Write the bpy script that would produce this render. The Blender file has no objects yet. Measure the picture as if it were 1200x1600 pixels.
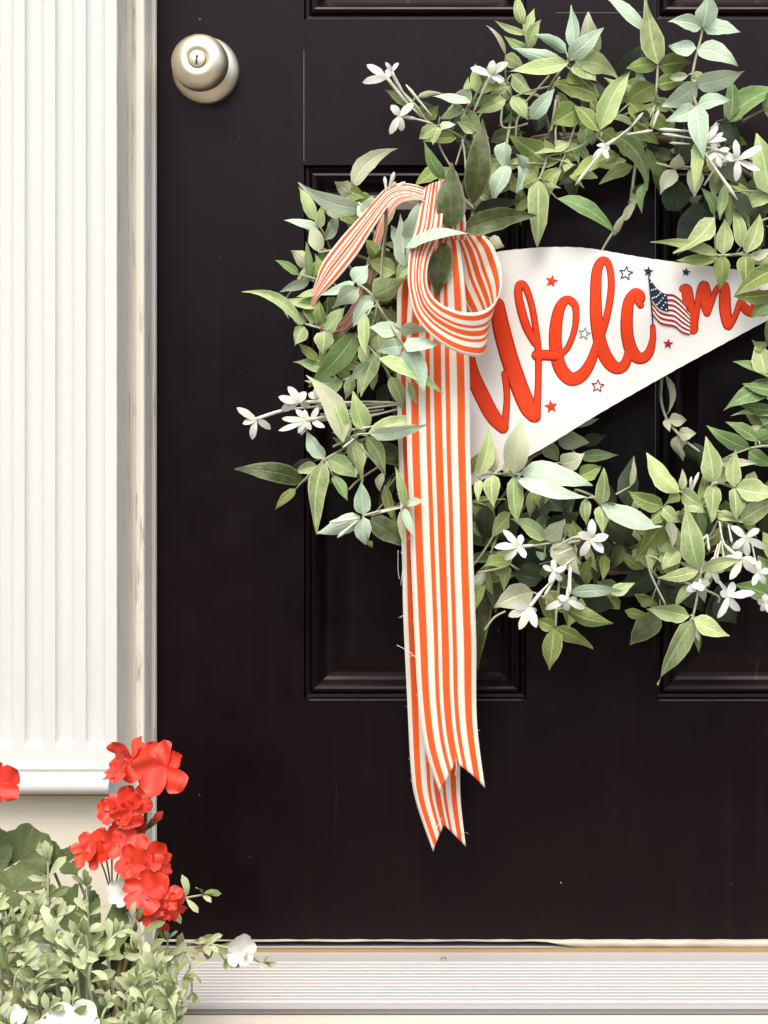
import bpy, math, random
from mathutils import Vector, Matrix
R = math.radians
rnd = random.Random(7)
scn = bpy.context.scene
COL = scn.collection

# ------------------------------------------------------------------ camera, sky, sun, exposure
S = 0.00066            # metres per photo pixel on the door's face
D = 1.70               # camera to door face
FX, FY = 820, 780      # photo pixel straight ahead of the camera
ZC = 0.75              # height of photo pixel row 800 on the door face
CAMX, CAMZ = (FX-600)*S, ZC+(800-FY)*S
cam_d = bpy.data.cameras.new('camera')
cam = bpy.data.objects.new('camera', cam_d); COL.objects.link(cam)
cam.location = (CAMX, -D, CAMZ); cam.rotation_euler = (R(90), 0, 0)
cam_d.sensor_fit = 'VERTICAL'; cam_d.sensor_height = 36
cam_d.lens = 36*D/(1600*S)
cam_d.shift_x = (600-FX)/1600; cam_d.shift_y = (FY-800)/1600
cam_d.clip_start = 0.05; cam_d.clip_end = 600
scn.camera = cam
SUN_EL, SUN_AZ = 57, 182       # degrees; azimuth clockwise from +Y
world = bpy.data.worlds.new('World'); scn.world = world; world.use_nodes = True
wn = world.node_tree.nodes; wl = world.node_tree.links
bg = wn['Background']; sky = wn.new('ShaderNodeTexSky'); sky.sky_type = 'NISHITA'
sky.sun_disc = False; sky.sun_elevation = R(SUN_EL); sky.sun_rotation = R(SUN_AZ)
sky.air_density = 1.0; sky.dust_density = 3.0; sky.ozone_density = 0.5
wl.new(sky.outputs[0], bg.inputs[0]); bg.inputs[1].default_value = 0.15
sun_d = bpy.data.lights.new('sun', 'SUN'); sun = bpy.data.objects.new('sun', sun_d); COL.objects.link(sun)
sun_d.energy = 1.05; sun_d.angle = R(26); sun_d.color = (1.0, 0.94, 0.85)
sv = Vector((math.sin(R(SUN_AZ))*math.cos(R(SUN_EL)), math.cos(R(SUN_AZ))*math.cos(R(SUN_EL)), math.sin(R(SUN_EL))))
sun.rotation_euler = sv.to_track_quat('Z', 'Y').to_euler(); sun.location = sv*6
scn.view_settings.view_transform = 'Standard'; scn.view_settings.look = 'None'
scn.view_settings.exposure = 1.03; scn.view_settings.gamma = 1; scn.view_settings.use_curve_mapping = False
scn.cycles.max_bounces = 6; scn.cycles.use_denoising = True

# ------------------------------------------------------------------ helpers
CAM = Vector((CAMX, -D, CAMZ))
def at(px, py, d=0.0):
    """photo pixel + distance in front of the door face -> point in the scene"""
    k = (D-d)/D
    return Vector((CAMX+((px-600)*S-CAMX)*k, -d, CAMZ+(ZC+(800-py)*S-CAMZ)*k))
ORIG = {}
def link(o, origin, parent):
    COL.objects.link(o)
    origin = Vector(origin)
    if parent is not None:
        o.parent = parent; o.location = origin-ORIG[parent.name]
    else: o.location = origin
    ORIG[o.name] = origin
    return o
def empty(name, origin, label, cat, group=None, kind=None):
    o = bpy.data.objects.new(name, None); o.empty_display_size = 0.05
    link(o, origin, None); tag(o, label, cat, group, kind); return o
def tag(o, label=None, cat=None, group=None, kind=None):
    if label: o['label'] = label
    if cat: o['category'] = cat
    if group: o['group'] = group
    if kind: o['kind'] = kind
    return o
def mesh_obj(name, vs, fs, mat, parent=None, origin=None, uvs=None, smooth=True):
    if origin is None:
        n = len(vs); origin = Vector((sum(v[0] for v in vs)/n, sum(v[1] for v in vs)/n, sum(v[2] for v in vs)/n))
    origin = Vector(origin)
    me = bpy.data.meshes.new(name)
    me.from_pydata([tuple(Vector(v)-origin) for v in vs], [], fs)
    if uvs:
        ul = me.uv_layers.new(name='UVMap')
        flat = []
        for p in me.polygons:
            for vi in p.vertices: flat += list(uvs[vi])
        ul.data.foreach_set('uv', flat)
    me.materials.append(mat)
    if smooth: me.polygons.foreach_set('use_smooth', [True]*len(me.polygons))
    me.update()
    return link(bpy.data.objects.new(name, me), origin, parent)
class MB:
    """gathers shapes into one mesh"""
    def __init__(s): s.v = []; s.f = []; s.u = []
    def add(s, vs, fs, uvs=None):
        b = len(s.v); s.v += [Vector(v) for v in vs]; s.f += [tuple(i+b for i in f) for f in fs]
        s.u += list(uvs) if uvs else [(0.5, 0.5)]*len(vs)
    def box(s, a, b):
        (x0, y0, z0), (x1, y1, z1) = a, b
        vs = [(x0,y0,z0),(x1,y0,z0),(x1,y1,z0),(x0,y1,z0),(x0,y0,z1),(x1,y0,z1),(x1,y1,z1),(x0,y1,z1)]
        s.add(vs, [(0,3,2,1),(4,5,6,7),(0,1,5,4),(1,2,6,5),(2,3,7,6),(3,0,4,7)])
    def tube(s, pts, rads, n=6, cap=True):
        pts = [Vector(p) for p in pts]
        if not isinstance(rads, (list, tuple)): rads = [rads]*len(pts)
        up = Vector((0.13, 0.9, 0.31)); vs = []; fs = []; us = []
        for i, p in enumerate(pts):
            t = (pts[min(i+1, len(pts)-1)]-pts[max(i-1, 0)])
            if t.length < 1e-9: t = Vector((0, 0, 1))
            t.normalize(); a = t.cross(up)
            if a.length < 1e-3: a = t.cross(Vector((1, 0, 0)))
            a.normalize(); b = t.cross(a)
            for k in range(n):
                g = 2*math.pi*k/n
                vs.append(p+(a*math.cos(g)+b*math.sin(g))*rads[i]); us.append((k/n, i/max(1, len(pts)-1)))
        for i in range(len(pts)-1):
            for k in range(n):
                fs.append((i*n+k, i*n+(k+1)%n, (i+1)*n+(k+1)%n, (i+1)*n+k))
        if cap:
            fs.append(tuple(range(n))[::-1]); fs.append(tuple((len(pts)-1)*n+k for k in range(n)))
        s.add(vs, fs, us)
    def lathe(s, prof, c, n=40, axis='-y'):
        """prof: (radius, distance in front) ; turns round the -y axis through c"""
        vs = []; fs = []; c = Vector(c)
        for r, h in prof:
            for k in range(n):
                g = 2*math.pi*k/n
                vs.append(c+Vector((r*math.cos(g), -h, r*math.sin(g))))
        for i in range(len(prof)-1):
            for k in range(n):
                fs.append((i*n+k, i*n+(k+1)%n, (i+1)*n+(k+1)%n, (i+1)*n+k))
        s.add(vs, fs)
    def build(s, name, mat, parent=None, origin=None, smooth=True):
        return mesh_obj(name, s.v, s.f, mat, parent, origin, s.u, smooth)
def catmull(pts, n):
    """n samples per span through pts (tuples of any length)"""
    out = []; m = len(pts)
    for i in range(m-1):
        p0, p1, p2, p3 = pts[max(i-1, 0)], pts[i], pts[i+1], pts[min(i+2, m-1)]
        for k in range(n):
            t = k/n
            out.append(tuple(0.5*(2*b+(c-a)*t+(2*a-5*b+4*c-e)*t*t+(3*b-a-3*c+e)*t**3) for a, b, c, e in zip(p0, p1, p2, p3)))
    out.append(tuple(pts[-1])); return out

# ------------------------------------------------------------------ materials
class NT:
    def __init__(s, name):
        s.m = bpy.data.materials.new(name); s.m.use_nodes = True
        s.t = s.m.node_tree; s.p = s.t.nodes['Principled BSDF']
    def n(s, typ, **kw):
        x = s.t.nodes.new('ShaderNode'+typ)
        for k, v in kw.items(): setattr(x, k, v)
        return x
    def l(s, a, b): s.t.links.new(a, b)
    def math(s, op, a, b=None, c=None, clamp=False):
        x = s.n('Math', operation=op, use_clamp=clamp)
        for i, q in enumerate((a, b, c)):
            if q is None: continue
            if isinstance(q, (int, float)): x.inputs[i].default_value = q
            else: s.l(q, x.inputs[i])
        return x.outputs[0]
    def mix(s, f, a, b, mode='MIX'):
        x = s.n('Mix', data_type='RGBA', blend_type=mode)
        for sock, q in ((x.inputs[0], f), (x.inputs[6], a), (x.inputs[7], b)):
            if isinstance(q, (int, float)): sock.default_value = q
            elif isinstance(q, tuple): sock.default_value = (*q, 1)[:4]
            else: s.l(q, sock)
        return x.outputs[2]
    def ramp(s, f, lo, hi):
        x = s.n('MapRange', clamp=True); s.l(f, x.inputs[0])
        x.inputs[1].default_value = lo; x.inputs[2].default_value = hi
        return x.outputs[0]
    def noise(s, scale, detail=3, rough=0.5, coord='Object', stretch=None):
        tc = s.n('TexCoord'); x = s.n('TexNoise'); x.inputs['Scale'].default_value = scale
        x.inputs['Detail'].default_value = detail; x.inputs['Roughness'].default_value = rough
        src = tc.outputs[coord]
        if stretch:
            mp = s.n('Mapping'); mp.inputs['Scale'].default_value = stretch; s.l(src, mp.inputs[0]); src = mp.outputs[0]
        s.l(src, x.inputs['Vector']); return x.outputs['Fac']
    def bump(s, h, strength=0.3, dist=0.001):
        b = s.n('Bump'); b.inputs['Strength'].default_value = strength; b.inputs['Distance'].default_value = dist
        s.l(h, b.inputs['Height']); s.l(b.outputs[0], s.p.inputs['Normal'])
    def set(s, **kw):
        for k, v in kw.items():
            q = s.p.inputs[k.replace('_', ' ')]
            if isinstance(v, tuple): q.default_value = (*v, 1)[:4]
            elif isinstance(v, (int, float)): q.default_value = v
            else: s.l(v, q)
        return s

def paint(name, col, rough=0.45, dirt=None, dirt_amt=0.3, scale=8, bump=0.05, stretch=None):
    t = NT(name); n1 = t.noise(scale, 5, 0.6, 'Object', stretch)
    c = t.mix(t.math('MULTIPLY', t.ramp(n1, 0.45, 0.75), dirt_amt), col, dirt or tuple(x*0.8 for x in col))
    t.set(Base_Color=c, Roughness=rough); t.bump(t.noise(260, 2), bump, 0.0006); return t.m

def leaf_mat(name, base, vein, edge, edge_amt=0.5, under=None, rough=0.55, vary=0.25):
    t = NT(name); uv = t.n('UVMap'); sp = t.n('SeparateXYZ'); t.l(uv.outputs[0], sp.inputs[0])
    u = t.math('ABSOLUTE', t.math('SUBTRACT', t.math('MULTIPLY', sp.outputs[0], 2), 1))
    v = sp.outputs[1]
    mid = t.math('SUBTRACT', 1, t.ramp(u, 0.03, 0.13))
    ph = t.math('FRACT', t.math('ADD', t.math('SUBTRACT', t.math('MULTIPLY', v, 7.3), t.math('MULTIPLY', u, 1.8)), t.math('MULTIPLY', t.noise(70, 3), 1.1)))
    side = t.math('SUBTRACT', 1, t.ramp(t.math('ABSOLUTE', t.math('SUBTRACT', ph, 0.5)), 0.02, 0.16))
    side = t.math('MULTIPLY', side, t.math('MULTIPLY', t.noise(40, 2), 0.42))
    edge_f = t.math('MULTIPLY', t.ramp(u, 0.80, 0.97), edge_amt)
    oi = t.n('ObjectInfo')
    hs = t.n('HueSaturation'); hs.inputs['Color'].default_value = (*base, 1)
    t.l(t.math('ADD', t.math('MULTIPLY', oi.outputs['Random'], 0.035), 0.4825), hs.inputs['Hue'])
    r2 = t.math('FRACT', t.math('MULTIPLY', oi.outputs['Random'], 17.3))
    t.l(t.math('ADD', t.math('MULTIPLY', r2, vary*2), 1-vary), hs.inputs['Value'])
    n1 = t.noise(55, 4, 0.6)
    c = t.mix(t.math('MULTIPLY', t.ramp(n1, 0.42, 0.72), 0.55), hs.outputs[0], edge)
    c = t.mix(t.math('MULTIPLY', t.ramp(t.noise(23, 3), 0.5, 0.75), 0.35), c, tuple(x*0.55 for x in base))
    c = t.mix(side, c, vein); c = t.mix(t.math('MULTIPLY', mid, 0.75), c, vein); c = t.mix(edge_f, c, edge)
    if under:
        g = t.n('NewGeometry'); c = t.mix(g.outputs['Backfacing'], c, under)
    t.set(Base_Color=c, Roughness=rough+.08, Specular_IOR_Level=0.28)
    h = t.math('ADD', t.math('MULTIPLY', side, -1.5), t.math('ADD', t.math('MULTIPLY', mid, -1.0), t.math('MULTIPLY', t.noise(400, 2), 0.5)))
    t.bump(h, 0.5, 0.0008); return t.m

M = {}
M['S'] = leaf_mat('sage_leaf', (0.310, 0.410, 0.145), (0.62, 0.67, 0.36), (0.64, 0.69, 0.38), 0.55, (0.36, 0.40, 0.22))
M['M'] = leaf_mat('mint_leaf', (0.430, 0.560, 0.375), (0.66, 0.76, 0.56), (0.64, 0.74, 0.54), 0.45, (0.45, 0.52, 0.36), vary=0.14)
M['P'] = leaf_mat('pale_leaf', (0.45, 0.47, 0.285), (0.56, 0.58, 0.38), (0.55, 0.54, 0.38), 0.4, (0.38, 0.38, 0.24), vary=0.15)
M['O'] = leaf_mat('olive_leaf', (0.190, 0.262, 0.058), (0.46, 0.51, 0.19), (0.41, 0.46, 0.17), 0.5, (0.22, 0.25, 0.11))
M['G'] = leaf_mat('green_leaf', (0.135, 0.225, 0.060), (0.33, 0.43, 0.20), (0.31, 0.40, 0.20), 0.5, (0.20, 0.28, 0.12))
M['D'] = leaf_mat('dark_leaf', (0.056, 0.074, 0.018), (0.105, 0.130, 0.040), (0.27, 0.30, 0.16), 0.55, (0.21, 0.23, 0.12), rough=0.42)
M['K'] = leaf_mat('shaded_green_leaf', (0.026, 0.042, 0.018), (0.05, 0.075, 0.03), (0.055, 0.07, 0.035), 0.4, (0.05, 0.06, 0.03), rough=0.5)  # near-black green: shade among the leaves is put into this colour
M['stem'] = paint('stem_skin', (0.44, 0.44, 0.27), 0.6, (0.25, 0.27, 0.12), 0.5, 60)
M['vine'] = paint('vine_bark', (0.13, 0.10, 0.055), 0.8, (0.06, 0.05, 0.03), 0.7, 90, 0.4)
def petal_mat(name, base, deep, rough=0.5):
    t = NT(name); uv = t.n('UVMap'); sp = t.n('SeparateXYZ'); t.l(uv.outputs[0], sp.inputs[0])
    w = t.n('TexWave'); w.inputs['Scale'].default_value = 3.2; w.inputs['Distortion'].default_value = 1.2; t.l(uv.outputs[0], w.inputs[0])
    oi = t.n('ObjectInfo')
    c = t.mix(t.math('MULTIPLY', oi.outputs['Random'], 0.6), base, deep)
    c = t.mix(t.math('MULTIPLY', t.ramp(w.outputs['Fac'], 0.6, 1.0), 0.25), c, deep)
    c = t.mix(t.math('SUBTRACT', 0.75, t.math('MULTIPLY', sp.outputs[1], 2.2), clamp=True), c, deep)
    t.set(Base_Color=c, Roughness=rough); t.bump(w.outputs['Fac'], 0.15, 0.0006); return t.m
M['white_petal'] = petal_mat('white_petal', (0.80, 0.79, 0.75), (0.58, 0.60, 0.40))
M['bud'] = paint('bud_skin', (0.70, 0.69, 0.56), 0.55, (0.52, 0.54, 0.34), 0.5, 70)
M['red_petal'] = petal_mat('red_petal', (0.82, 0.058, 0.018), (0.58, 0.016, 0.008))
M['pedicel'] = paint('pedicel_skin', (0.13, 0.085, 0.03), 0.6, (0.08, 0.10, 0.03), 0.6, 80)

M['trim'] = paint('trim_paint', (0.655, 0.655, 0.605), 0.42, (0.60, 0.585, 0.51), 0.45, 5, 0.14, (1, 1, 0.15))
def jamb_mat():
    t = NT('weathered_jamb_paint')
    n1 = t.noise(30, 5, 0.7, 'Object', (1, 1, 0.06)); n2 = t.noise(120, 4, 0.7, 'Object', (1, 1, 0.10))
    c = t.mix(t.math('MULTIPLY', t.ramp(n1, 0.42, 0.7), 0.7), (0.86, 0.81, 0.69), (0.80, 0.74, 0.60))
    c = t.mix(t.math('MULTIPLY', t.ramp(n2, 0.57, 0.70), 0.7), c, (0.24, 0.20, 0.13))
    t.set(Base_Color=c, Roughness=0.55); t.bump(n2, 0.3, 0.001); return t.m
M['jamb'] = jamb_mat()
M['plinth'] = paint('plinth_paint', (0.80, 0.73, 0.58), 0.5, (0.72, 0.63, 0.46), 0.5, 6, 0.05)
def door_mat():
    t = NT('black_door_paint')
    n1 = t.noise(3.0, 4, 0.6); n2 = t.noise(24, 3, 0.6)
    c = t.mix(t.ramp(n1, 0.3, 0.7), (0.0040, 0.0013, 0.0024), (0.0056, 0.0026, 0.0028))
    vo = t.n('TexVoronoi'); vo.inputs['Scale'].default_value = 34
    tc = t.n('TexCoord'); t.l(tc.outputs['Object'], vo.inputs['Vector'])
    sc = t.n('SeparateColor'); t.l(vo.outputs['Color'], sc.inputs[0])
    spk = t.math('MULTIPLY', t.math('LESS_THAN', vo.outputs['Distance'], 0.030), t.math('GREATER_THAN', sc.outputs[0], 0.84))
    c = t.mix(t.math('MULTIPLY', spk, 0.55), c, (0.45, 0.42, 0.38))
    v2 = t.n('TexVoronoi'); v2.inputs['Scale'].default_value = 95; t.l(tc.outputs['Object'], v2.inputs['Vector'])
    s2 = t.n('SeparateColor'); t.l(v2.outputs['Color'], s2.inputs[0])
    spk2 = t.math('MULTIPLY', t.math('LESS_THAN', v2.outputs['Distance'], 0.055), t.math('GREATER_THAN', s2.outputs[0], 0.965))
    c = t.mix(t.math('MULTIPLY', spk2, 0.30), c, (0.40, 0.36, 0.33))
    gr = t.noise(60, 5, 0.7, 'Object', (1, 1, 0.05)); sc2 = t.noise(45, 2, 0.5, 'Object', (1, 1, 0.07)); c = t.mix(t.math('MULTIPLY', t.ramp(sc2, 0.745, 0.80), 0.10), c, (0.3, 0.27, 0.25)); c = t.mix(t.math('MULTIPLY', t.ramp(gr, 0.5, 0.75), 0.35), c, (0.011, 0.0075, 0.0072))
    t.set(Base_Color=c, Roughness=t.math('ADD', t.math('MULTIPLY', n2, 0.22), 0.20), Specular_IOR_Level=0.21, Specular_Tint=(1.0, 0.82, 0.82))
    t.bump(t.math('ADD', t.noise(170, 3, 0.6), t.math('MULTIPLY', gr, 0.9)), 0.13, 0.0006); return t.m
M['door'] = door_mat()
M['seam_and_glint'] = paint('seam_filler_and_glint', (0.10, 0.088, 0.07), 0.6, (0.02, 0.016, 0.014), 0.9, 40, 0.1)
def metal(name, col, rough, scale=40, stretch=None, met=1.0):
    t = NT(name); n = t.noise(scale, 4, 0.6, 'Object', stretch)
    t.set(Base_Color=t.mix(t.math('MULTIPLY', n, 0.35), col, tuple(x*0.7 for x in col)), Metallic=met, Roughness=t.math('ADD', t.math('MULTIPLY', n, 0.12), rough-0.06))
    t.bump(n, 0.03, 0.0005); return t.m
M['nickel'] = metal('satin_nickel', (0.86, 0.77, 0.57), 0.45, 90)
M['keyhole'] = paint('keyhole_dark', (0.004, 0.004, 0.004), 0.6)
M['sill'] = metal('sill_aluminium', (0.54, 0.52, 0.49), 0.48, 9, (0.3, 1, 1), 0.22)
M['brass'] = metal('brass_strip', (0.50, 0.34, 0.15), 0.45, 20, (0.3, 1, 1), 0.5)
M['sweep'] = paint('sweep_vinyl', (0.52, 0.46, 0.36), 0.5, (0.12, 0.10, 0.08), 0.7, 22, 0.2, (0.3, 1, 1))
M['rubber'] = paint('gasket_rubber', (0.008, 0.007, 0.007), 0.7)
M['riser'] = paint('riser_paint', (0.84, 0.78, 0.65), 0.5, (0.76, 0.68, 0.51), 0.5, 5, 0.05)
M['concrete'] = paint('porch_concrete', (0.32, 0.28, 0.235), 0.85, (0.24, 0.21, 0.18), 0.6, 3, 0.3)
M['lawn'] = paint('lawn_green', (0.055, 0.085, 0.025), 0.9, (0.09, 0.10, 0.04), 0.7, 1.5, 0.5)
M['siding'] = paint('siding_paint', (0.62, 0.59, 0.50), 0.55, None, 0.3, 4)
M['planter'] = paint('planter_clay', (0.30, 0.13, 0.07), 0.75, (0.20, 0.09, 0.05), 0.6, 8, 0.3)
M['soil'] = paint('potting_soil', (0.03, 0.02, 0.014), 0.95, (0.05, 0.035, 0.02), 0.8, 60, 0.9)

def ribbon_mat():
    t = NT('striped_linen_ribbon'); uv = t.n('UVMap'); sp = t.n('SeparateXYZ'); t.l(uv.outputs[0], sp.inputs[0])
    wob = t.math('MULTIPLY', t.math('SUBTRACT', t.noise(220, 2, 0.5, 'UV', (0.15, 1, 1)), 0.5), 0.006)
    a = t.math('ABSOLUTE', t.math('SUBTRACT', t.math('ADD', sp.outputs[0], wob), 0.5))
    def band(lo, hi):
        return t.math('MULTIPLY', t.ramp(a, lo-0.006, lo+0.006), t.math('SUBTRACT', 1, t.ramp(a, hi-0.006, hi+0.006)))
    m = t.math('ADD', t.math('SUBTRACT', 1, t.ramp(a, 0.054, 0.066)), t.math('ADD', band(0.12, 0.19), band(0.30, 0.42)), clamp=True)
    br = t.n('TexBrick'); mp = t.n('Mapping'); mp.inputs['Scale'].default_value = (70, 70, 1); t.l(uv.outputs[0], mp.inputs[0]); t.l(mp.outputs[0], br.inputs[0])
    wx = t.math('SINE', t.math('MULTIPLY', sp.outputs[0], 300)); wy = t.math('SINE', t.math('MULTIPLY', sp.outputs[1], 300))
    weave = t.math('MULTIPLY', wx, wy)
    slub = t.noise(30, 4, 0.7, 'UV', (1, 12, 1))
    cream = t.mix(t.math('MULTIPLY', t.ramp(slub, 0.4, 0.7), 0.5), (0.84, 0.79, 0.66), (0.76, 0.69, 0.53))
    red = t.mix(t.math('MULTIPLY', t.ramp(slub, 0.4, 0.7), 0.5), (0.82, 0.105, 0.007), (0.70, 0.070, 0.006))
    c = t.mix(m, cream, red)
    c = t.mix(t.math('MULTIPLY', t.ramp(weave, 0.2, 0.9), 0.10), c, (0.85, 0.72, 0.55))
    t.set(Base_Color=c, Roughness=0.8); t.p.inputs['Specular IOR Level'].default_value = 0.25
    t.bump(t.math('ADD', weave, t.math('MULTIPLY', slub, 2)), 0.35, 0.0005); return t.m
M['ribbon'] = ribbon_mat()
def felt(name, col, dark, rough=0.9, thread=None):
    t = NT(name); n = t.noise(420, 3, 0.7); n2 = t.noise(18, 3)
    c = t.mix(t.math('MULTIPLY', t.ramp(n2, 0.4, 0.75), 0.4), col, dark)
    t.set(Base_Color=c, Roughness=rough); t.p.inputs['Specular IOR Level'].default_value = 0.2
    if thread:
        w = t.n('TexWave'); w.inputs['Scale'].default_value = thread; w.inputs['Distortion'].default_value = 3; w.inputs['Detail'].default_value = 2
        tc = t.n('TexCoord'); t.l(tc.outputs['Object'], w.inputs[0])
        t.bump(t.math('ADD', w.outputs['Fac'], t.math('MULTIPLY', n, 0.5)), 0.45, 0.0006)
    else: t.bump(n, 0.4, 0.0007)
    return t.m
M['felt'] = felt('cream_felt', (0.76, 0.74, 0.67), (0.71, 0.68, 0.60))
M['red_thread'] = felt('red_satin_stitch', (0.76, 0.058, 0.010), (0.62, 0.034, 0.008), 0.55, 500)
M['red_edge'] = felt('red_edge_stitch', (0.42, 0.012, 0.008), (0.34, 0.01, 0.006), 0.6)
M['navy_thread'] = felt('navy_stitch', (0.016, 0.026, 0.055), (0.01, 0.014, 0.03), 0.6, 500)
M['grey_thread'] = felt('grey_stitch', (0.30, 0.29, 0.30), (0.22, 0.22, 0.24), 0.7)
M['white_thread'] = felt('white_stitch', (0.78, 0.76, 0.72), (0.70, 0.68, 0.62), 0.6)
M['crimson_thread'] = felt('crimson_stitch', (0.38, 0.016, 0.014), (0.28, 0.012, 0.012), 0.6, 500)

# ------------------------------------------------------------------ the setting
mb = MB(); mb.box((-120, -240, -0.22), (120, 6, -0.20)); o = mb.build('lawn', M['lawn'], smooth=False); tag(o, kind='structure')
mb = MB(); mb.box((-1.6, -2.6, -0.20), (2.2, 0.40, 0.0)); o = mb.build('porch_floor', M['concrete'], smooth=False); tag(o, kind='structure')

# the planting across the lawn, which the door's paint mirrors
hv = []; hf = []; rh = random.Random(9); HN, HM = 90, 10
for i in range(HN+1):
    for j in range(HM+1):
        a = -1.45+2.9*i/HN; rr = 15+2.2*math.sin(i*.37)+1.2*math.sin(i*1.3)+rh.uniform(-.5, .5)-1.0*math.sin(j/HM*3.1)
        hv.append((rr*math.sin(a), -rr*math.cos(a), -0.25+(3.1+.9*math.sin(i*.53)+.5*math.sin(i*1.7)+rh.uniform(-.3, .3))*j/HM))
for i in range(HN):
    for j in range(HM): k = i*(HM+1)+j; hf.append((k, k+1, k+HM+2, k+HM+1))
o = mesh_obj('hedge', hv, hf, M['lawn']); tag(o, kind='stuff')

def X(px): return (px-600)*S
def Z(py): return ZC+(800-py)*S
DOOR_L, DOOR_R = X(243), X(1602)
DOOR_B, DOOR_T = Z(1469), Z(1469)+2.03

# front door: stiles, rails, mullions, panels
door = empty('front_door', ((DOOR_L+DOOR_R)/2, 0.02, DOOR_B), 'black six panel front door behind the leafy wreath', 'door')
TH = 0.045
def slab(name, x0, x1, z0, z1, label=None):
    b = 0.00012
    vs = [(x0,TH,z0),(x1,TH,z0),(x1,TH,z1),(x0,TH,z1),(x0,b,z0),(x1,b,z0),(x1,b,z1),(x0,b,z1),(x0+b,0,z0+b),(x1-b,0,z0+b),(x1-b,0,z1-b),(x0+b,0,z1-b)]
    fs = [(0,1,2,3),(8,11,10,9)]
    for i in range(4):
        j = (i+1)%4; fs += [(i,j,4+j,4+i)[::-1], (4+i,4+j,8+j,8+i)[::-1]]
    o = mesh_obj(name, vs, fs, M['door'], door, smooth=False)
    return o
px_cols = [(475, 822), (1024, 1371)]
pz_rows = [(1092, 258), (30, -804), (-1010, -1380)]
slab('stile', DOOR_L, X(475), DOOR_B, DOOR_T); slab('stile', X(1371), DOOR_R, DOOR_B, DOOR_T)
rails = [(1469, 1092), (258, 30), (-804, -1010)]
for a, b in rails: slab('rail', X(475), X(1371), Z(a), Z(b))
slab('rail', X(475), X(1371), Z(-1380), DOOR_T)
for a, b in pz_rows: slab('mullion', X(822), X(1024), Z(a), Z(b))
# raised and fielded panel: nested rings (inset in px, depth behind the face in mm)
PROF = [(0,-0.5),(0.8,2.6),(2.4,5.0),(7,5.6),(9,4.6),(10.5,2.2),(13,0.6),(16,0.0),(19,0.8),(22,2.6),(29,8.0),(34,10.4),(40,11.0),(44,10.6),(66,4.4),(68,3.8),(70,3.7)]
for a, b in pz_rows:
    for l, r in px_cols:
        vs = []; fs = []
        for ins, dep in PROF:
            i = ins*S; y = dep*0.001
            vs += [(X(l)+i, y, Z(a)+i), (X(r)-i, y, Z(a)+i), (X(r)-i, y, Z(b)-i), (X(l)+i, y, Z(b)-i)]
        for k in range(len(PROF)-1):
            for i in range(4):
                j = (i+1)%4; fs.append((k*4+i, k*4+j, k*4+4+j, k*4+4+i)[::-1])
        k = len(PROF)-1; fs.append((k*4, k*4+3, k*4+2, k*4+1))
        o = mesh_obj('panel', vs, fs, M['door'], door, smooth=False)
# pale filler showing in the joints, and painted light on the lower lips
def seam_and_glint(x0, x1, z0, z1):
    mb = MB(); mb.box((x0, -0.0004, z0), (x1, 0.003, z1)); mb.build('seam_and_glint', M['seam_and_glint'], door, smooth=False)
seam_and_glint(X(475)-0.0005, X(475)+0.0004, Z(252), Z(78)); seam_and_glint(X(868), X(1004), Z(20)-0.0004, Z(20)+0.0004)
seam_and_glint(X(483), X(815), Z(1093.5)-0.0005, Z(1093.5)+0.0004); seam_and_glint(X(1030), X(1365), Z(1094)-0.0005, Z(1094)+0.0004)  # light caught along the lower panel lips, drawn as pale lines
# door sweep: pale strip that droops right of the middle
n = 60; vs = []; fs = []
for i in range(n+1):
    px = 245+(1598-245)*i/n
    lo = 1470.5+0.5*math.sin(px*0.05) if px < 850 else 1470.5+min(1, (px-850)/60)*(11+1.6*math.sin(px*0.017)+0.8*math.sin(px*0.09))
    zt, zb = Z(1467.5+0.5*math.sin(px*0.11)), Z(lo)
    vs += [(X(px), -0.0006, zt), (X(px), -0.0045, zt-0.0006), (X(px), -0.005, zb+0.001), (X(px), -0.001, zb)]
for i in range(n):
    for k in range(3): fs.append((i*4+k, (i+1)*4+k, (i+1)*4+k+1, i*4+k+1))
mesh_obj('door_sweep', vs, fs, M['sweep'], door)

# knob
kx, kz = X(322), Z(111)
kn = MB(); kn.lathe([(0.0135,0.008),(0.0135,0.014),(0.016,0.017),(0.0225,0.0205),(0.0268,0.0245),(0.0287,0.0295),(0.0284,0.0350),(0.0260,0.0405),(0.0222,0.0442),(0.0165,0.0465),(0.0090,0.0472),(0.0088,0.0466)], (kx,0,kz), 48)
knob = kn.build('door_knob', M['nickel'], door, (kx, -0.03, kz)); tag(knob, 'satin nickel round door knob with a keyhole')
rs = MB(); rs.lathe([(0.0345,0.0),(0.0345,0.003),(0.0335,0.0055),(0.0295,0.0085),(0.0225,0.0125),(0.0165,0.0150),(0.0135,0.0155)], (kx,0,kz), 48); rs.build('rose', M['nickel'], knob)
cy = MB(); cy.lathe([(0.0084,0.0462),(0.0084,0.0480),(0.0078,0.0484),(0.0,0.0484)], (kx,0,kz), 32); cy.build('lock_cylinder', M['nickel'], knob)
kh = MB(); kh.box((kx-0.0007,-0.0487,kz-0.0058),(kx+0.0007,-0.0482,kz+0.0030)); kh.box((kx-0.0013,-0.0488,kz-0.0055),(kx+0.0004,-0.0483,kz-0.0010)); kh.lathe([(0.0013,0.0482),(0.0013,0.0489),(0,0.0489)], (kx+0.0001,0,kz+0.0024), 12); kh.build('keyhole', M['keyhole'], knob, smooth=False)

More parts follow.
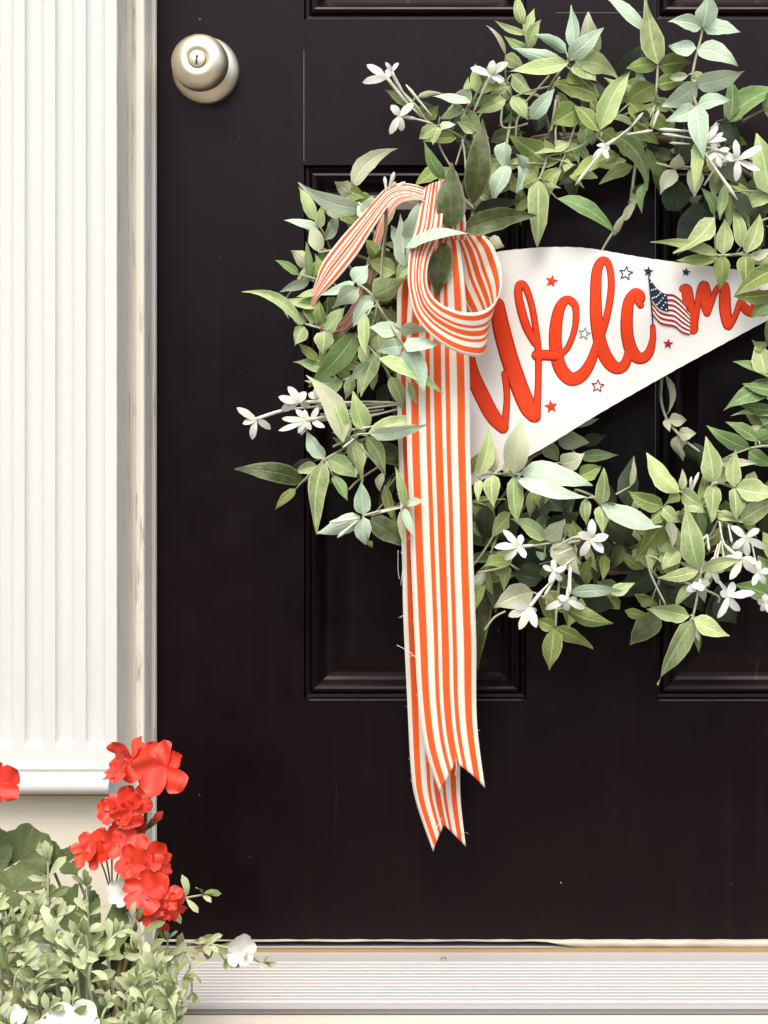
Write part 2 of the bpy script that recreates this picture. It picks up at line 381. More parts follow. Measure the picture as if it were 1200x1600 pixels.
# jamb: a stepped profile run up the side of the door, mirrored on the far side
def jamb(sign, label):
    xa = at(182, 800, .112).x; xb = DOOR_L+0.0004
    w = xb-xa
    pts = [(xa-.012,-.050),(xa+.0004,-.050),(xa+.0010,-.0465),(xa+.0032,-.0465),(xa+.0038,-.0512),(xa+.0050,-.0522),(xb-.0035,-.0522),(xb-.0008,-.0515),(xb,-.049),(xb,-.036),(xb-.0006,-.034),(xb-.0006,-.016),(xb+.0002,-.013),(xb+.0016,-.010),(xb+.0018,-.004),(xb,-.002),(xb,.05),(xa-.012,.05)]
    mid = (DOOR_L+DOOR_R)/2
    if sign > 0: pts = [(2*mid-x, y) for x, y in pts]
    zs = [0.20, 0.35, 0.6, 1.0, 1.6, DOOR_T+0.003]; m = len(pts); vs = []; fs = []
    for z in zs: vs += [(x, y, z) for x, y in pts]
    for k in range(len(zs)-1):
        for i in range(m):
            j = (i+1)%m; f = (k*m+i, k*m+j, k*m+m+j, k*m+m+i); fs.append(f if sign > 0 else f)
    fs.append(tuple(range(m))); fs.append(tuple((len(zs)-1)*m+i for i in range(m)))
    o = mesh_obj('door_jamb', vs, fs, M['jamb'], None, (pts[0][0], 0, 0.2), smooth=False); tag(o, label, 'door jamb')
jamb(-1, 'weathered cream door jamb strip between fluted pilaster and black door')
jamb(1, 'cream door jamb on the hinge side of the black door')
hd = MB(); hd.box((X(150), -0.07, DOOR_T+0.004), (X(1700), 0.05, DOOR_T+0.14)); o = hd.build('door_header', M['trim'], smooth=False); tag(o, 'white header board across the top of the door', 'door header')

# fluted pilaster
def pilaster(mirror, label):
    dF = 0.112; k = (D-dF)/D
    def wx(px): return at(px, 800, dF).x
    def wz(py): return at(600, py, dF).z
    mid = (DOOR_L+DOOR_R)/2
    L, Rr = -178, 182
    root = empty('pilaster', (wx(0) if not mirror else 2*mid-wx(0), -dF, 0.03), label, 'pilaster')
    def bx(vs): return [(2*mid-v[0], v[1], v[2]) if mirror else v for v in vs]
    def fl(fs): return [f[::-1] for f in fs] if mirror else fs
    # fluted board
    xs = []; c0 = [149-47.7*i for i in range(7)]; rw = 15.0; zend = 1156
    xs = [Rr]; 
    for c in c0: xs += [c+rw*q for q in (1.12, 1.0, 0.96, 0.86, 0.7, 0.45, 0.15, -0.15, -0.45, -0.7, -0.86, -0.96, -1.0, -1.12)]
    xs.append(L); xs = sorted(xs)
    ys = [1197, 1178] + [zend+rw*q for q in (1.1, 1.0, 0.95, 0.85, 0.7, 0.5, 0.25, 0.0)] + [1100, 900, 600, 300, 0, -400, -900, -1500]
    vs = []; fs = []
    for y in ys:
        for x in xs:
            c = min(c0, key=lambda q: abs(q-x)); dx = (x-c)/rw; dy = max(0, (y-zend)/rw); q = math.hypot(dx, dy)
            dep = 0.0066*math.sqrt(max(0, 1-q*q))**0.9 if q < 1 else 0
            vs.append((wx(x), -dF+dep, wz(y)))
    m = len(xs)
    for j in range(len(ys)-1):
        for i in range(m-1): fs.append((j*m+i, j*m+i+1, (j+1)*m+i+1, (j+1)*m+i))
    e = len(vs)       # side returns
    for y in (ys[0], ys[-1]): vs += [(wx(Rr), -dF, wz(y)), (wx(Rr), -0.06, wz(y)), (wx(L), -dF, wz(y)), (wx(L), -0.06, wz(y))]
    fs += [(e, e+1, e+5, e+4), (e+2, e+6, e+7, e+3)]
    o = mesh_obj('fluted_board', bx(vs), fl(fs), M['trim'], root, smooth=True)
    es = o.modifiers.new('edge', 'EDGE_SPLIT'); es.split_angle = R(60)
    e = MB(); e.box((wx(Rr)-.003, -dF+.0012, wz(1197)), (wx(Rr)+.0003, -.0505, wz(-1500))); e.v = [Vector(v) for v in bx(e.v)]; e.f = fl(e.f)
    e.build('brightened_side', M['jamb'], root, smooth=False)  # added facing; its lighter paint stands in for light this side lacks
    # base moulding (row, depth)
    pr = [(1196,.112),(1196.5,.1165),(1199,.1185),(1202,.1185),(1204,.1165),(1207,.1165),(1211,.1195),(1214,.1235),(1216,.1255),(1219,.1285),(1223,.1300),(1229,.1310),(1235,.1305),(1239,.1290),(1241,.126),(1241.5,.10)]
    pp = [(-d, at(600, r, d).z) for r, d in pr]; pp += [(-0.06, pp[-1][1]), (-0.06, pp[0][1])]
    vs = []; fs = []; m = len(pp); x1, x0 = wx(177), wx(L-4)
    for x in (x0, x1): vs += [(x, y, z) for y, z in pp]
    for i in range(m): j = (i+1)%m; fs.append((i, m+i, m+j, j))
    fs += [tuple(range(m))[::-1], tuple(range(m, 2*m))]
    o = mesh_obj('base_moulding', bx(vs), fl(fs), M['trim'], root, smooth=True)
    o.modifiers.new('edge', 'EDGE_SPLIT').split_angle = R(50)
    # plinth
    mb = MB(); zt = at(600, 1241.5, .10).z
    mb.box((wx(L), -0.105, 0.031), (wx(183.5), -0.06, zt)); mb.v = [Vector(v) for v in bx(mb.v)]; mb.f = fl(mb.f)
    mb.build('plinth', M['plinth'], root, smooth=False)
pilaster(False, 'white fluted pilaster left of the black door above red geraniums')
pilaster(True, 'white fluted pilaster on the hinge side of the door')

# house wall round the doorway
mb = MB(); mb.box((-3.2, -0.058, -0.2), (X(165), 0.3, 2.75)); o = mb.build('wall', M['siding'], smooth=False); tag(o, kind='structure')
mb = MB(); mb.box((X(1680), -0.058, -0.2), (4.0, 0.3, 2.75)); o = mb.build('wall', M['siding'], smooth=False); tag(o, kind='structure')
mb = MB(); mb.box((X(165)+0.001, -0.055, DOOR_T+0.142), (X(1680)-0.001, 0.3, 2.75)); o = mb.build('wall', M['siding'], smooth=False); tag(o, kind='structure')

# threshold
def th_prof():
    P = [(1478, .001), (1484, .006), (1486, .008), (1502, .034)]
    N = 12
    for i in range(N):
        r0 = 1503.5+i*59.5/N; d0 = .035+i*.090/N; q = 59.5/N; dq = .090/N
        P += [(r0+q*.10, d0+dq*.10), (r0+q*.30, d0+dq*.16), (r0+q*.62, d0+dq*.70), (r0+q*.96, d0+dq*.92)]
    P += [(1563.5,.1255),(1566,.1262),(1567.5,.1262),(1568.5,.131),(1571,.1345),(1576.5,.1350),(1577.5,.131)]
    return [(-d, at(600, r, d).z) for r, d in P]
x0, x1 = X(215), X(1630)
pp = th_prof(); pp += [(-0.1308, pp[-1][1]-0.004), (0.06, pp[-1][1]-0.004), (0.06, pp[0][1])]
vs = []; fs = []; m = len(pp)
for x in (x0, x1): vs += [(x, y, z) for y, z in pp]
for i in range(m): j = (i+1)%m; fs.append((i, m+i, m+j, j)[::-1])
fs += [tuple(range(m)), tuple(range(m, 2*m))[::-1]]
thr = empty('threshold', (X(600), -0.06, pp[-1][1]), 'ridged aluminium threshold plate under the black door', 'threshold')
mesh_obj('sill_plate', vs, fs, M['sill'], thr, smooth=False)
mb = MB(); zb = at(600, 1484, .006).z; mb.box((X(244), -0.0115, zb-0.001), (X(1600), -0.006, zb+0.0022)); mb.build('brass_strip', M['brass'], thr, smooth=False)
for px, py in ((693, 1499), (1240, 1499), (300, 1499)):
    d = .030; p = at(px, py, d); mb = MB()
    mb.tube([p+Vector((0, 0, -0.001)), p+Vector((0, -0.0003, 0.0012)), p+Vector((0, -0.0004, 0.0018))], [0.0030, 0.0030, 0.0018], 10); mb.build('screw', M['brass'], thr)
mb = MB(); mb.box((X(215), 0.012, DOOR_B-0.012), (X(1630), 0.05, DOOR_B-0.001)); mb.build('gasket', M['rubber'], thr, smooth=False)
mb = MB(); zt = pp[m-2][1]-0.0015; mb.box((X(-178), -0.1305, 0.002), (X(1800), 0.06, zt)); mb.v = [Vector((max(v.x, at(184, 800, .11).x) if v.x < 0 else v.x, v.y, v.z)) for v in mb.v]
o = mb.build('step_riser', M['riser'], smooth=False); tag(o, 'cream painted riser board below the aluminium threshold', 'riser')

# ------------------------------------------------------------------ pennant
TOPP = [(726,404),(780,393),(820,388.5),(860,386),(920,388),(1016,404),(1148,421),(1200,430),(1296,447)]
BOTP = [(726,764),(780,736),(844,703),(940,644),(1052,580),(1120,543),(1200,500),(1296,451)]
def interp(P, x):
    for (a, ya), (b, yb) in zip(P, P[1:]):
        if x <= b: return ya+(yb-ya)*(x-a)/(b-a)
    return P[-1][1]
TOPS = catmull(TOPP, 8); BOTS = catmull(BOTP, 8)
def pen_d(px, py):
    t = (px-726)/570
    return 0.076+0.016*math.sin(math.pi*max(0, min(1, t)))+0.004*math.sin(px*0.021+py*0.013)+0.002*math.sin(py*0.03)
pen = empty('pennant', at(735, 580, 0.08), 'cream felt pennant embroidered Welcome across the middle of the wreath', 'pennant')
vs = []; fs = []; NX, NY = 72, 16
for i in range(NX+1):
    px = 726+570*(i/NX)
    a, b = interp(TOPS, px), interp(BOTS, px)
    for j in range(NY+1):
        py = a+(b-a)*j/NY+0.35*math.sin(px*0.31+j)*(j in (0, NY))
        vs.append(at(px, py, pen_d(px, py)))
for i in range(NX):
    for j in range(NY):
        k = i*(NY+1)+j; fs.append((k, k+1, k+NY+2, k+NY+1))
n0 = len(vs)
vs += [v+Vector((0, 0.0022, 0)) for v in vs]
fs += [tuple(i+n0 for i in f[::-1]) for f in fs]
ring = [i*(NY+1) for i in range(NX+1)]+[NX*(NY+1)+j for j in range(1, NY+1)]+[i*(NY+1)+NY for i in range(NX-1, -1, -1)]+[j for j in range(NY-1, 0, -1)]
for a, b in zip(ring, ring[1:]+ring[:1]): fs.append((a, b, b+n0, a+n0))
o = mesh_obj('felt_sheet', vs, fs, M['felt'], pen); o.modifiers.new('edge', 'EDGE_SPLIT').split_angle = R(60)
def Pn(px, py, h=0.0): return at(px, py, pen_d(px, py)+h)
def stroke(mb, pts, h=0.0016, sub=7, base=0.0002, shape=None):
    """pts (px,py,width): a raised satin-stitch line lying on the felt"""
    P = catmull(pts, sub)
    def tang(i):
        a, b = P[max(i-1, 0)], P[min(i+1, len(P)-1)]; l = math.hypot(b[0]-a[0], b[1]-a[1]) or 1
        return (b[0]-a[0])/l, (b[1]-a[1])/l
    rows = []
    tx, ty = tang(0); w = P[0][2]/2
    for q in (1.0, 0.8, 0.45): rows.append((P[0][0]-tx*w*q, P[0][1]-ty*w*q, w*math.sqrt(max(0.001, 1-q*q)), tx, ty, 1-q*0.5))
    for i, p in enumerate(P):
        tx, ty = tang(i); rows.append((p[0], p[1], p[2]/2, tx, ty, 1))
    w = P[-1][2]/2
    for q in (0.45, 0.8, 1.0): rows.append((P[-1][0]+tx*w*q, P[-1][1]+ty*w*q, w*math.sqrt(max(0.001, 1-q*q)), tx, ty, 1-q*0.5))
    prof = shape or [(-1, 0), (-0.9, 0.55), (-0.6, 0.92), (0, 1), (0.6, 0.92), (0.9, 0.55), (1, 0)]
    vs = []; fs = []; m = len(prof)
    for x, y, w, tx, ty, hk in rows:
        for o_, hh in prof: vs.append(Pn(x-ty*w*o_, y+tx*w*o_, base+h*hh*hk))
    for i in range(len(rows)-1):
        for k in range(m-1): fs.append((i*m+k, i*m+k+1, (i+1)*m+k+1, (i+1)*m+k)[::-1])
    mb.add(vs, fs)
def z6(pts): return [(720+x/2.5, 360+y/2.5, w/2.5*1.08) for x, y, w in pts]
def zm(pts): return [(1000+x/6, 340+y/6, w/6) for x, y, w in pts]
LET = [
 [z6([(28,470,34),(45,560,48),(85,650,52),(125,725,50),(163,768,42)]), z6([(166,775,30),(176,720,22),(180,640,20),(172,560,22)]),
  z6([(143,292,48),(158,380,58),(190,500,60),(232,620,60),(262,690,58),(284,722,48)]), z6([(290,728,38),(300,650,22),(303,560,20),(302,470,22),(292,380,20),(276,290,20),(252,222,22),(232,212,26),(224,245,26),(236,310,28),(258,380,28),(290,440,24)]),
  z6([(296,488,34),(330,487,34),(368,490,34)])],
 [z6([(366,498,18),(410,468,18),(438,410,18),(450,345,20),(444,290,24),(412,272,28),(384,310,36),(370,390,42),(372,470,44),(390,540,46),(428,580,46),(470,568,42),(505,520,34),(530,450,26),(545,390,22)])],
 [z6([(530,470,22),(556,390,22),(578,300,22),(588,210,22),(578,135,22),(553,118,26),(532,160,34),(527,250,38),(530,350,42),(545,440,44),(572,505,46),(608,538,40),(640,525,34),(655,480,26),(660,430,22)])],
 [z6([(702,292,22),(690,275,18),(697,258,18),(708,272,18),(704,250,22),(680,243,28),(656,280,36),(648,350,40),(652,420,42),(672,480,44),(705,500,38),(735,478,30),(750,425,20),(750,376,16)])],
 [zm([(400,668,60),(436,672,90),(452,760,100),(468,880,106),(488,1000,106),(496,1046,92)]), zm([(510,1030,50),(528,920,46),(544,800,50),(562,690,56),(596,632,76),(612,680,92),(620,780,100),(626,860,88),(628,895,60)]),
  zm([(640,890,40),(670,800,44),(700,710,48),(745,650,56),(792,640,70),(796,720,96),(796,820,102),(806,920,100),(822,1000,86),(832,1012,70),(868,970,50),(905,890,46),(930,810,46),(950,786,60)])],
 [zm([(948,790,50),(985,850,80),(1040,885,84),(1090,866,72),(1140,810,44),(1152,740,38),(1120,700,44),(1085,735,60),(1080,810,70),(1110,875,66),(1165,890,48),(1220,850,30)])],
]
for st in LET:
    mb = MB(); eb = MB()
    for k, p in enumerate(st):
        stroke(mb, p, 0.00032+0.00007*k)
        stroke(eb, [(x, y, w+2.2) for x, y, w in p], 0.00022, base=0.00012+0.00006*k, shape=[(-1, 0), (-0.95, 1), (0, 1.05), (0.95, 1), (1, 0)])
    L = mb.build('letter', M['red_thread'], pen); eb.build('edge_stitching', M['red_edge'], L)
def star(px, py, r, mat, hollow, rot=0.0):
    pts = []
    for k in range(10):
        g = -math.pi/2+rot+k*math.pi/5; q = r if k % 2 == 0 else r*0.44
        pts.append((px+q*math.cos(g), py+q*math.sin(g)))
    mb = MB()
    if hollow:
        for a, b in zip(pts, pts[1:]+pts[:1]): stroke(mb, [(*a, 1.5), (*b, 1.5)], 0.0006, sub=2)
    else:
        vs = [Pn(px, py, 0.0016)]+[Pn(x, y, 0.0010) for x, y in pts]+[Pn(px+(x-px)*1.1, py+(y-py)*1.1, 0.0001) for x, y in pts]
        fs = []
        for k in range(10):
            j = (k+1) % 10; fs += [(0, 1+k, 1+j)[::-1], (1+k, 11+k, 11+j, 1+j)[::-1]]
        mb.add(vs, fs)
    return mb.build('star', mat, pen, smooth=False)
for a in ((862,439,9.5,'red_thread',0,.2),(861,635,10,'red_thread',0,-.15),(1044,537,7.5,'crimson_thread',0,.1),(1013,424,7.5,'navy_thread',0,.1),(1072,425,6.5,'navy_thread',0,.15),(978,427,11,'navy_thread',1,.15),(913,521,9.5,'grey_thread',1,.2),(934,603,10,'crimson_thread',1,.1)):
    star(a[0], a[1], a[2], M[a[3]], a[4], a[5])
# little flag standing in for the o
def fl_pt(u, v):
    """u along the flag 0..1, v from its top 0..1 (photo pixels)"""
    T = catmull([(1014.5,434),(1026,450),(1038,458.5),(1052,459.5),(1066,470),(1078,486)], 6)
    Bm = catmull([(1019.5,492),(1031,506),(1043,509.5),(1055,512),(1066,521),(1078,524)], 6)
    f = u*(len(T)-1); i = min(int(f), len(T)-2); q = f-i
    t = [T[i][k]+(T[i+1][k]-T[i][k])*q for k in (0, 1)]; b = [Bm[i][k]+(Bm[i+1][k]-Bm[i][k])*q for k in (0, 1)]
    return t[0]+(b[0]-t[0])*v, t[1]+(b[1]-t[1])*v
def fl_sheet(name, u0, u1, v0, v1, h, mat, parent, n=14):
    vs = []; fs = []
    for i in range(n+1):
        for j, v in enumerate((v0, v0+(v1-v0)*.5, v1)):
            x, y = fl_pt(u0+(u1-u0)*i/n, v); vs.append(Pn(x, y, h+(0.0002 if j == 1 else 0)))
    for i in range(n):
        for j in range(2): k = i*3+j; fs.append((k, k+1, k+4, k+3))
    return mesh_obj(name, vs, fs, mat, parent)
flag = fl_sheet('flag', 0, 1, 0, 1, 0.0005, M['white_thread'], pen)
for k in range(7): fl_sheet('stripe', 0.02, 1, (2*k)/13+0.006, (2*k+1)/13-0.004, 0.0009, M['crimson_thread'], flag)
fl_sheet('canton', 0.0, 0.46, 0.0, 0.55, 0.0014, M['navy_thread'], flag)
for r in range(5):
    for c in range(3+(r % 2 == 0)):
        x, y = fl_pt(0.055+0.118*c+(0.059 if r % 2 else 0), 0.06+0.108*r)
        mb = MB(); vs = [Pn(x, y, 0.0021)]+[Pn(x+1.25*math.cos(g*math.pi/3), y+1.25*math.sin(g*math.pi/3), 0.0018) for g in range(6)]
        mb.add(vs, [(0, 1+g, 1+(g+1) % 6)[::-1] for g in range(6)]); mb.build('small_star', M['white_thread'], flag)
mb = MB(); stroke(mb, [(1013.5,430,2.0),(1016.5,460,2.2),(1020.5,507,2.2)], 0.0024, sub=3); mb.build('pole', M['navy_thread'], flag)

# ------------------------------------------------------------------ ribbon bow
bow = empty('ribbon_bow', at(700, 345, 0.11), 'red and cream striped linen ribbon bow with two long swallowtail ends', 'ribbon')
def tape(name, A, B, nu=12, sub=8, notch=None, vlen=0.064, ripple=0.0):
    a = [at(*p) for p in catmull(A, sub)]; b = [at(*p) for p in catmull(B, sub)]
    ln = [0.0]
    for i in range(1, len(a)): ln.append(ln[-1]+((a[i]-a[i-1]).length+(b[i]-b[i-1]).length)/2)
    vs = []; fs = []; us = []; m = len(a)
    nn = (a[1]-a[0]).cross(b[0]-a[0])
    for i in range(m):
        w = b[i]-a[i]
        t = (a[min(i+1, m-1)]-a[max(i-1, 0)]); nrm = t.cross(w)
        if nrm.length > 1e-9: nrm.normalize()
        for k in range(nu+1):
            u = k/nu
            vs.append(a[i]+w*u+nrm*ripple*math.sin(u*7+ln[i]*22)); us.append((u, ln[i]/vlen))
    if notch:            # swallowtail: pull the middle of the last rows back up
        for k in range(nu+1):
            u = k/nu; cut = notch*(1-abs(2*u-1)); Ltot = ln[-1]; Lk = Ltot-cut
            col = [vs[i*(nu+1)+k] for i in range(m)]
            for i in range(m):
                tgt = ln[i]*Lk/Ltot; j = max(q for q in range(m) if ln[q] <= tgt+1e-9); j = min(j, m-2)
                f = (tgt-ln[j])/(ln[j+1]-ln[j])
                vs[i*(nu+1)+k] = col[j].lerp(col[j+1], f); us[i*(nu+1)+k] = (u, tgt/vlen)
    for i in range(m-1):
        for k in range(nu):
            q = i*(nu+1)+k; fs.append((q, q+1, q+nu+2, q+nu+1))
    o = mesh_obj(name, vs, fs, M['ribbon'], bow, uvs=us)
    sm = o.modifiers.new('thickness', 'SOLIDIFY'); sm.thickness = 0.0007
    return o, vs, nu, m
FA = [(668,352,.112),(652,400,.118),(640,450,.120),(635,520,.120),(634,600,.119),(636,700,.122),(640,800,.119),(643,880,.116),(648,1000,.112),(653,1090,.110),(664,1170,.108),(687,1238,.108)]
FB = [(712,352,.112),(720,400,.112),(726,450,.115),(731,520,.117),(734,600,.118),(735,700,.118),(738,800,.121),(740,880,.119),(744,1000,.114),(744,1090,.110),(747,1150,.109),(758,1231,.106)]
tailF = tape('tail', FA, FB, notch=0.028, ripple=0.0020)
BA = [(655,352,.105),(636,400,.106),(622,450,.104),(620,520,.102),(620,620,.100),(624,740,.099),(628,860,.098),(630,960,.094),(636,1090,.088),(642,1200,.083),(650,1252,.080),(677,1330,.078)]
BB = [(700,352,.105),(700,400,.100),(702,450,.100),(706,520,.099),(710,620,.097),(715,740,.096),(717,860,.093),(719,960,.090),(721,1090,.084),(719,1190,.081),(720,1250,.080),(728,1322,.076)]
tailB = tape('tail', BA, BB, notch=0.024, ripple=0.0022)
RA = [(694,280,.116),(692,320,.132),(690,350,.142),(683,375,.150),(672,400,.154),(667,425,.157),(668,445,.159),(675,462,.160),(689,475,.160),(706,483,.159),(726,488,.157),(748,487,.152),(768,477,.144),(781,456,.134),(784,428,.123),(778,402,.113),(766,378,.106),(735,350,.100)]
RB = [(664,290,.112),(656,325,.128),(650,355,.138),(642,380,.146),(638,405,.150),(637,435,.154),(640,460,.156),(648,490,.157),(663,513,.157),(682,531,.156),(705,546,.153),(732,556,.147),(753,556,.137),(756,535,.116),(738,500,.098),(716,455,.092),(706,410,.092),(700,362,.096)]
tape('loop', RA, RB, ripple=0.0006)
LA = [(690,318,.108),(672,298,.110),(645,289,.112),(622,288,.112),(604,295,.112),(586,313,.110),(557,346,.107),(531,375,.104),(504,411,.102),(494,438,.100),(486,468,.098),(490,500,.090),(512,525,.080),(545,515,.076),(575,470,.074),(590,410,.076),(604,352,.082),(628,318,.090),(668,314,.098)]
LB = [(690,345,.106),(678,326,.118),(656,313,.126),(637,307,.130),(618,312,.133),(603,328,.134),(579,364,.132),(559,396,.128),(532,430,.122),(511,452,.114),(495,471,.102),(497,492,.092),(514,504,.084),(540,492,.078),(562,448,.072),(578,396,.070),(596,340,.072),(622,306,.078),(664,302,.086)]
tape('loop', LA, LB, ripple=0.0004)
tape('knot', [(676,318,.116),(676,330,.128),(678,345,.132),(680,362,.128),(682,372,.116)], [(724,322,.114),(726,334,.124),(728,348,.127),(728,362,.124),(728,374,.112)], nu=10)
# frayed threads along the cut edges
mb = MB(); r2 = random.Random(5)
def fray(vs, nu, m, k, count, side):
    for _ in range(count):
        i = r2.randint(3, m-3); p = vs[i*(nu+1)+k]
        ang = r2.uniform(-1.2, 1.2); l = r2.uniform(0.001, 0.005)*(1 if r2.random() < .85 else 2.2)
        q = p+Vector((side*l*math.cos(ang), -0.001+r2.uniform(-.002, .002), l*math.sin(ang)))
        mid = (p+q)/2+Vector((r2.uniform(-1, 1), 0, r2.uniform(-1, 1)))*l*0.2
        mb.tube([p+Vector((-side*0.001, -0.0006, 0)), mid, q], [0.00016, 0.00014, 0.00009], 4)
for t in (tailF, tailB):
    fray(t[1], t[2], t[3], 0, 8, -1); fray(t[1], t[2], t[3], t[2], 8, 1)
for pts in ([(620,1008,.10),(630,1013,.104),(645,1022,.114)], [(640,1026,.114),(646,1024,.115),(651,1030,.114)], [(622,860,.10),(622,890,.099),(624,905,.10)], [(627,862,.10),(630,880,.1),(626,915,.098)], [(712,1185,.112),(713,1200,.112),(711,1212,.111)], [(676,1322,.079),(684,1290,.082),(690,1278,.083)]):
    mb.tube([at(*p) for p in catmull(pts, 4)], 0.0003, 4)
tag(mb.build('frayed_thread', M['white_thread'], bow), kind='stuff')

# ------------------------------------------------------------------ wreath
wreath = empty('wreath', at(955, 545, 0.03), 'leafy green wreath with white jasmine flowers hung on the black door', 'wreath')
VIEW = Vector((0, -1, 0))
NT_, NU_ = 8, 4
def ovate(t, sh):
    if sh == 'spoon': return (max(0, t)**1.3*(1-t)**0.5)*2.9 if t < 1 else 0
    if sh == 'petal': return (t**0.75*(1-t)**0.68)*2.62
    return (t**0.62*(1-t)**1.2)*3.12
def leaf_geo(B, T, w, bend=0.0, arch=0.06, fold=0.22, roll=0.0, sh='leaf', wav=0.04, r=rnd, curl=0.0, nt=NT_, tw=0.0, droop=0.0):
    ax = T-B; L = ax.length
    if L < 1e-6: L = 1e-6; ax = Vector((0, 0, 1e-6))
    t_ = ax.normalized(); side = t_.cross(VIEW)
    if side.length < 0.15: side = t_.cross(Vector((0.3, 0.2, 0.9)))
    side.normalize(); nrm = side.cross(t_).normalized()
    if nrm.dot(VIEW) < 0: nrm = -nrm
    vs = []; us = []; ph = r.uniform(0, 6.3)
    for i in range(nt+1):
        t = i/nt; tt = t
        hw = ovate(tt, sh)*w/2
        if i == nt: hw = w*0.012
        if i == 0: hw = max(hw, w*0.03)
        c = B+ax*t+side*(bend*L*4*t*(1-t))+nrm*(arch*L*4*t*(1-t)-droop*L*t*t)
        ro = roll+tw*(t-0.4); sd = side*math.cos(ro)+nrm*math.sin(ro); nn = nrm*math.cos(ro)-side*math.sin(ro)
        for k in range(NU_+1):
            u = (k/NU_)*2-1
            wv = wav*w*math.sin(t*9+ph+(2 if u > 0 else 0))*abs(u)
            if abs(u) > .9 and 0 < i < nt: u *= r.uniform(.90, 1.05)
            vs.append(c+sd*(u*hw)+nn*(abs(u)*hw*fold-curl*u*u*hw+wv)); us.append((k/NU_, t))
    fs = []; m = NU_+1
    for i in range(nt):
        for k in range(NU_): q = i*m+k; fs.append((q, q+1, q+m+1, q+m))
    return vs, fs, us
def face_front(vs, fs):
    a = (vs[fs[len(fs)//2][1]]-vs[fs[len(fs)//2][0]]).cross(vs[fs[len(fs)//2][2]]-vs[fs[len(fs)//2][0]])
    return [f[::-1] for f in fs] if a.dot(VIEW) < 0 else fs
def put_leaf(parent, bx, by, d0, tx, ty, d1, w, mat, bend=0.0, r=rnd):
    wpx = w*S*(D-(d0+d1)/2)/D
    roll = r.uniform(-0.75, 0.75) if mat not in ('D',) else r.uniform(-0.35, 0.35)
    ln = math.hypot(tx-bx, ty-by)
    if mat == 'P' or w/max(ln, 1) > 0.7: roll *= 0.4
    g = leaf_geo(at(bx, by, d0), at(tx, ty, d1), wpx/math.cos(roll)*1.04, bend, r.uniform(0.02, 0.13), r.uniform(0.12, 0.5)*(1 if r.random() < .8 else -.6), roll, 'leaf', 0.05, r, r.uniform(0, 0.22), tw=r.uniform(-1.0, 1.0))
    return mesh_obj('leaf', g[0], face_front(g[0], g[1]), M[mat], parent, at(bx, by, d0), g[2])

# the vine hoop the sprigs are tied to
WX, WY, WR = 955, 545, 338
hoop = MB()
for k in range(5):
    pts = []
    for i in range(73):
        g = 2*math.pi*i/72
        rr = WR+9*math.sin(g*(5+k)+k*1.7)+6*math.cos(g*9+k); dd = 0.030+0.009*math.cos(g*(6+k)+k*2.1)
        pts.append(at(WX+rr*math.cos(g), WY+rr*math.sin(g), dd))
    hoop.tube(pts, 0.0026, 6, False)
hoop.build('vine_hoop', M['vine'], wreath)

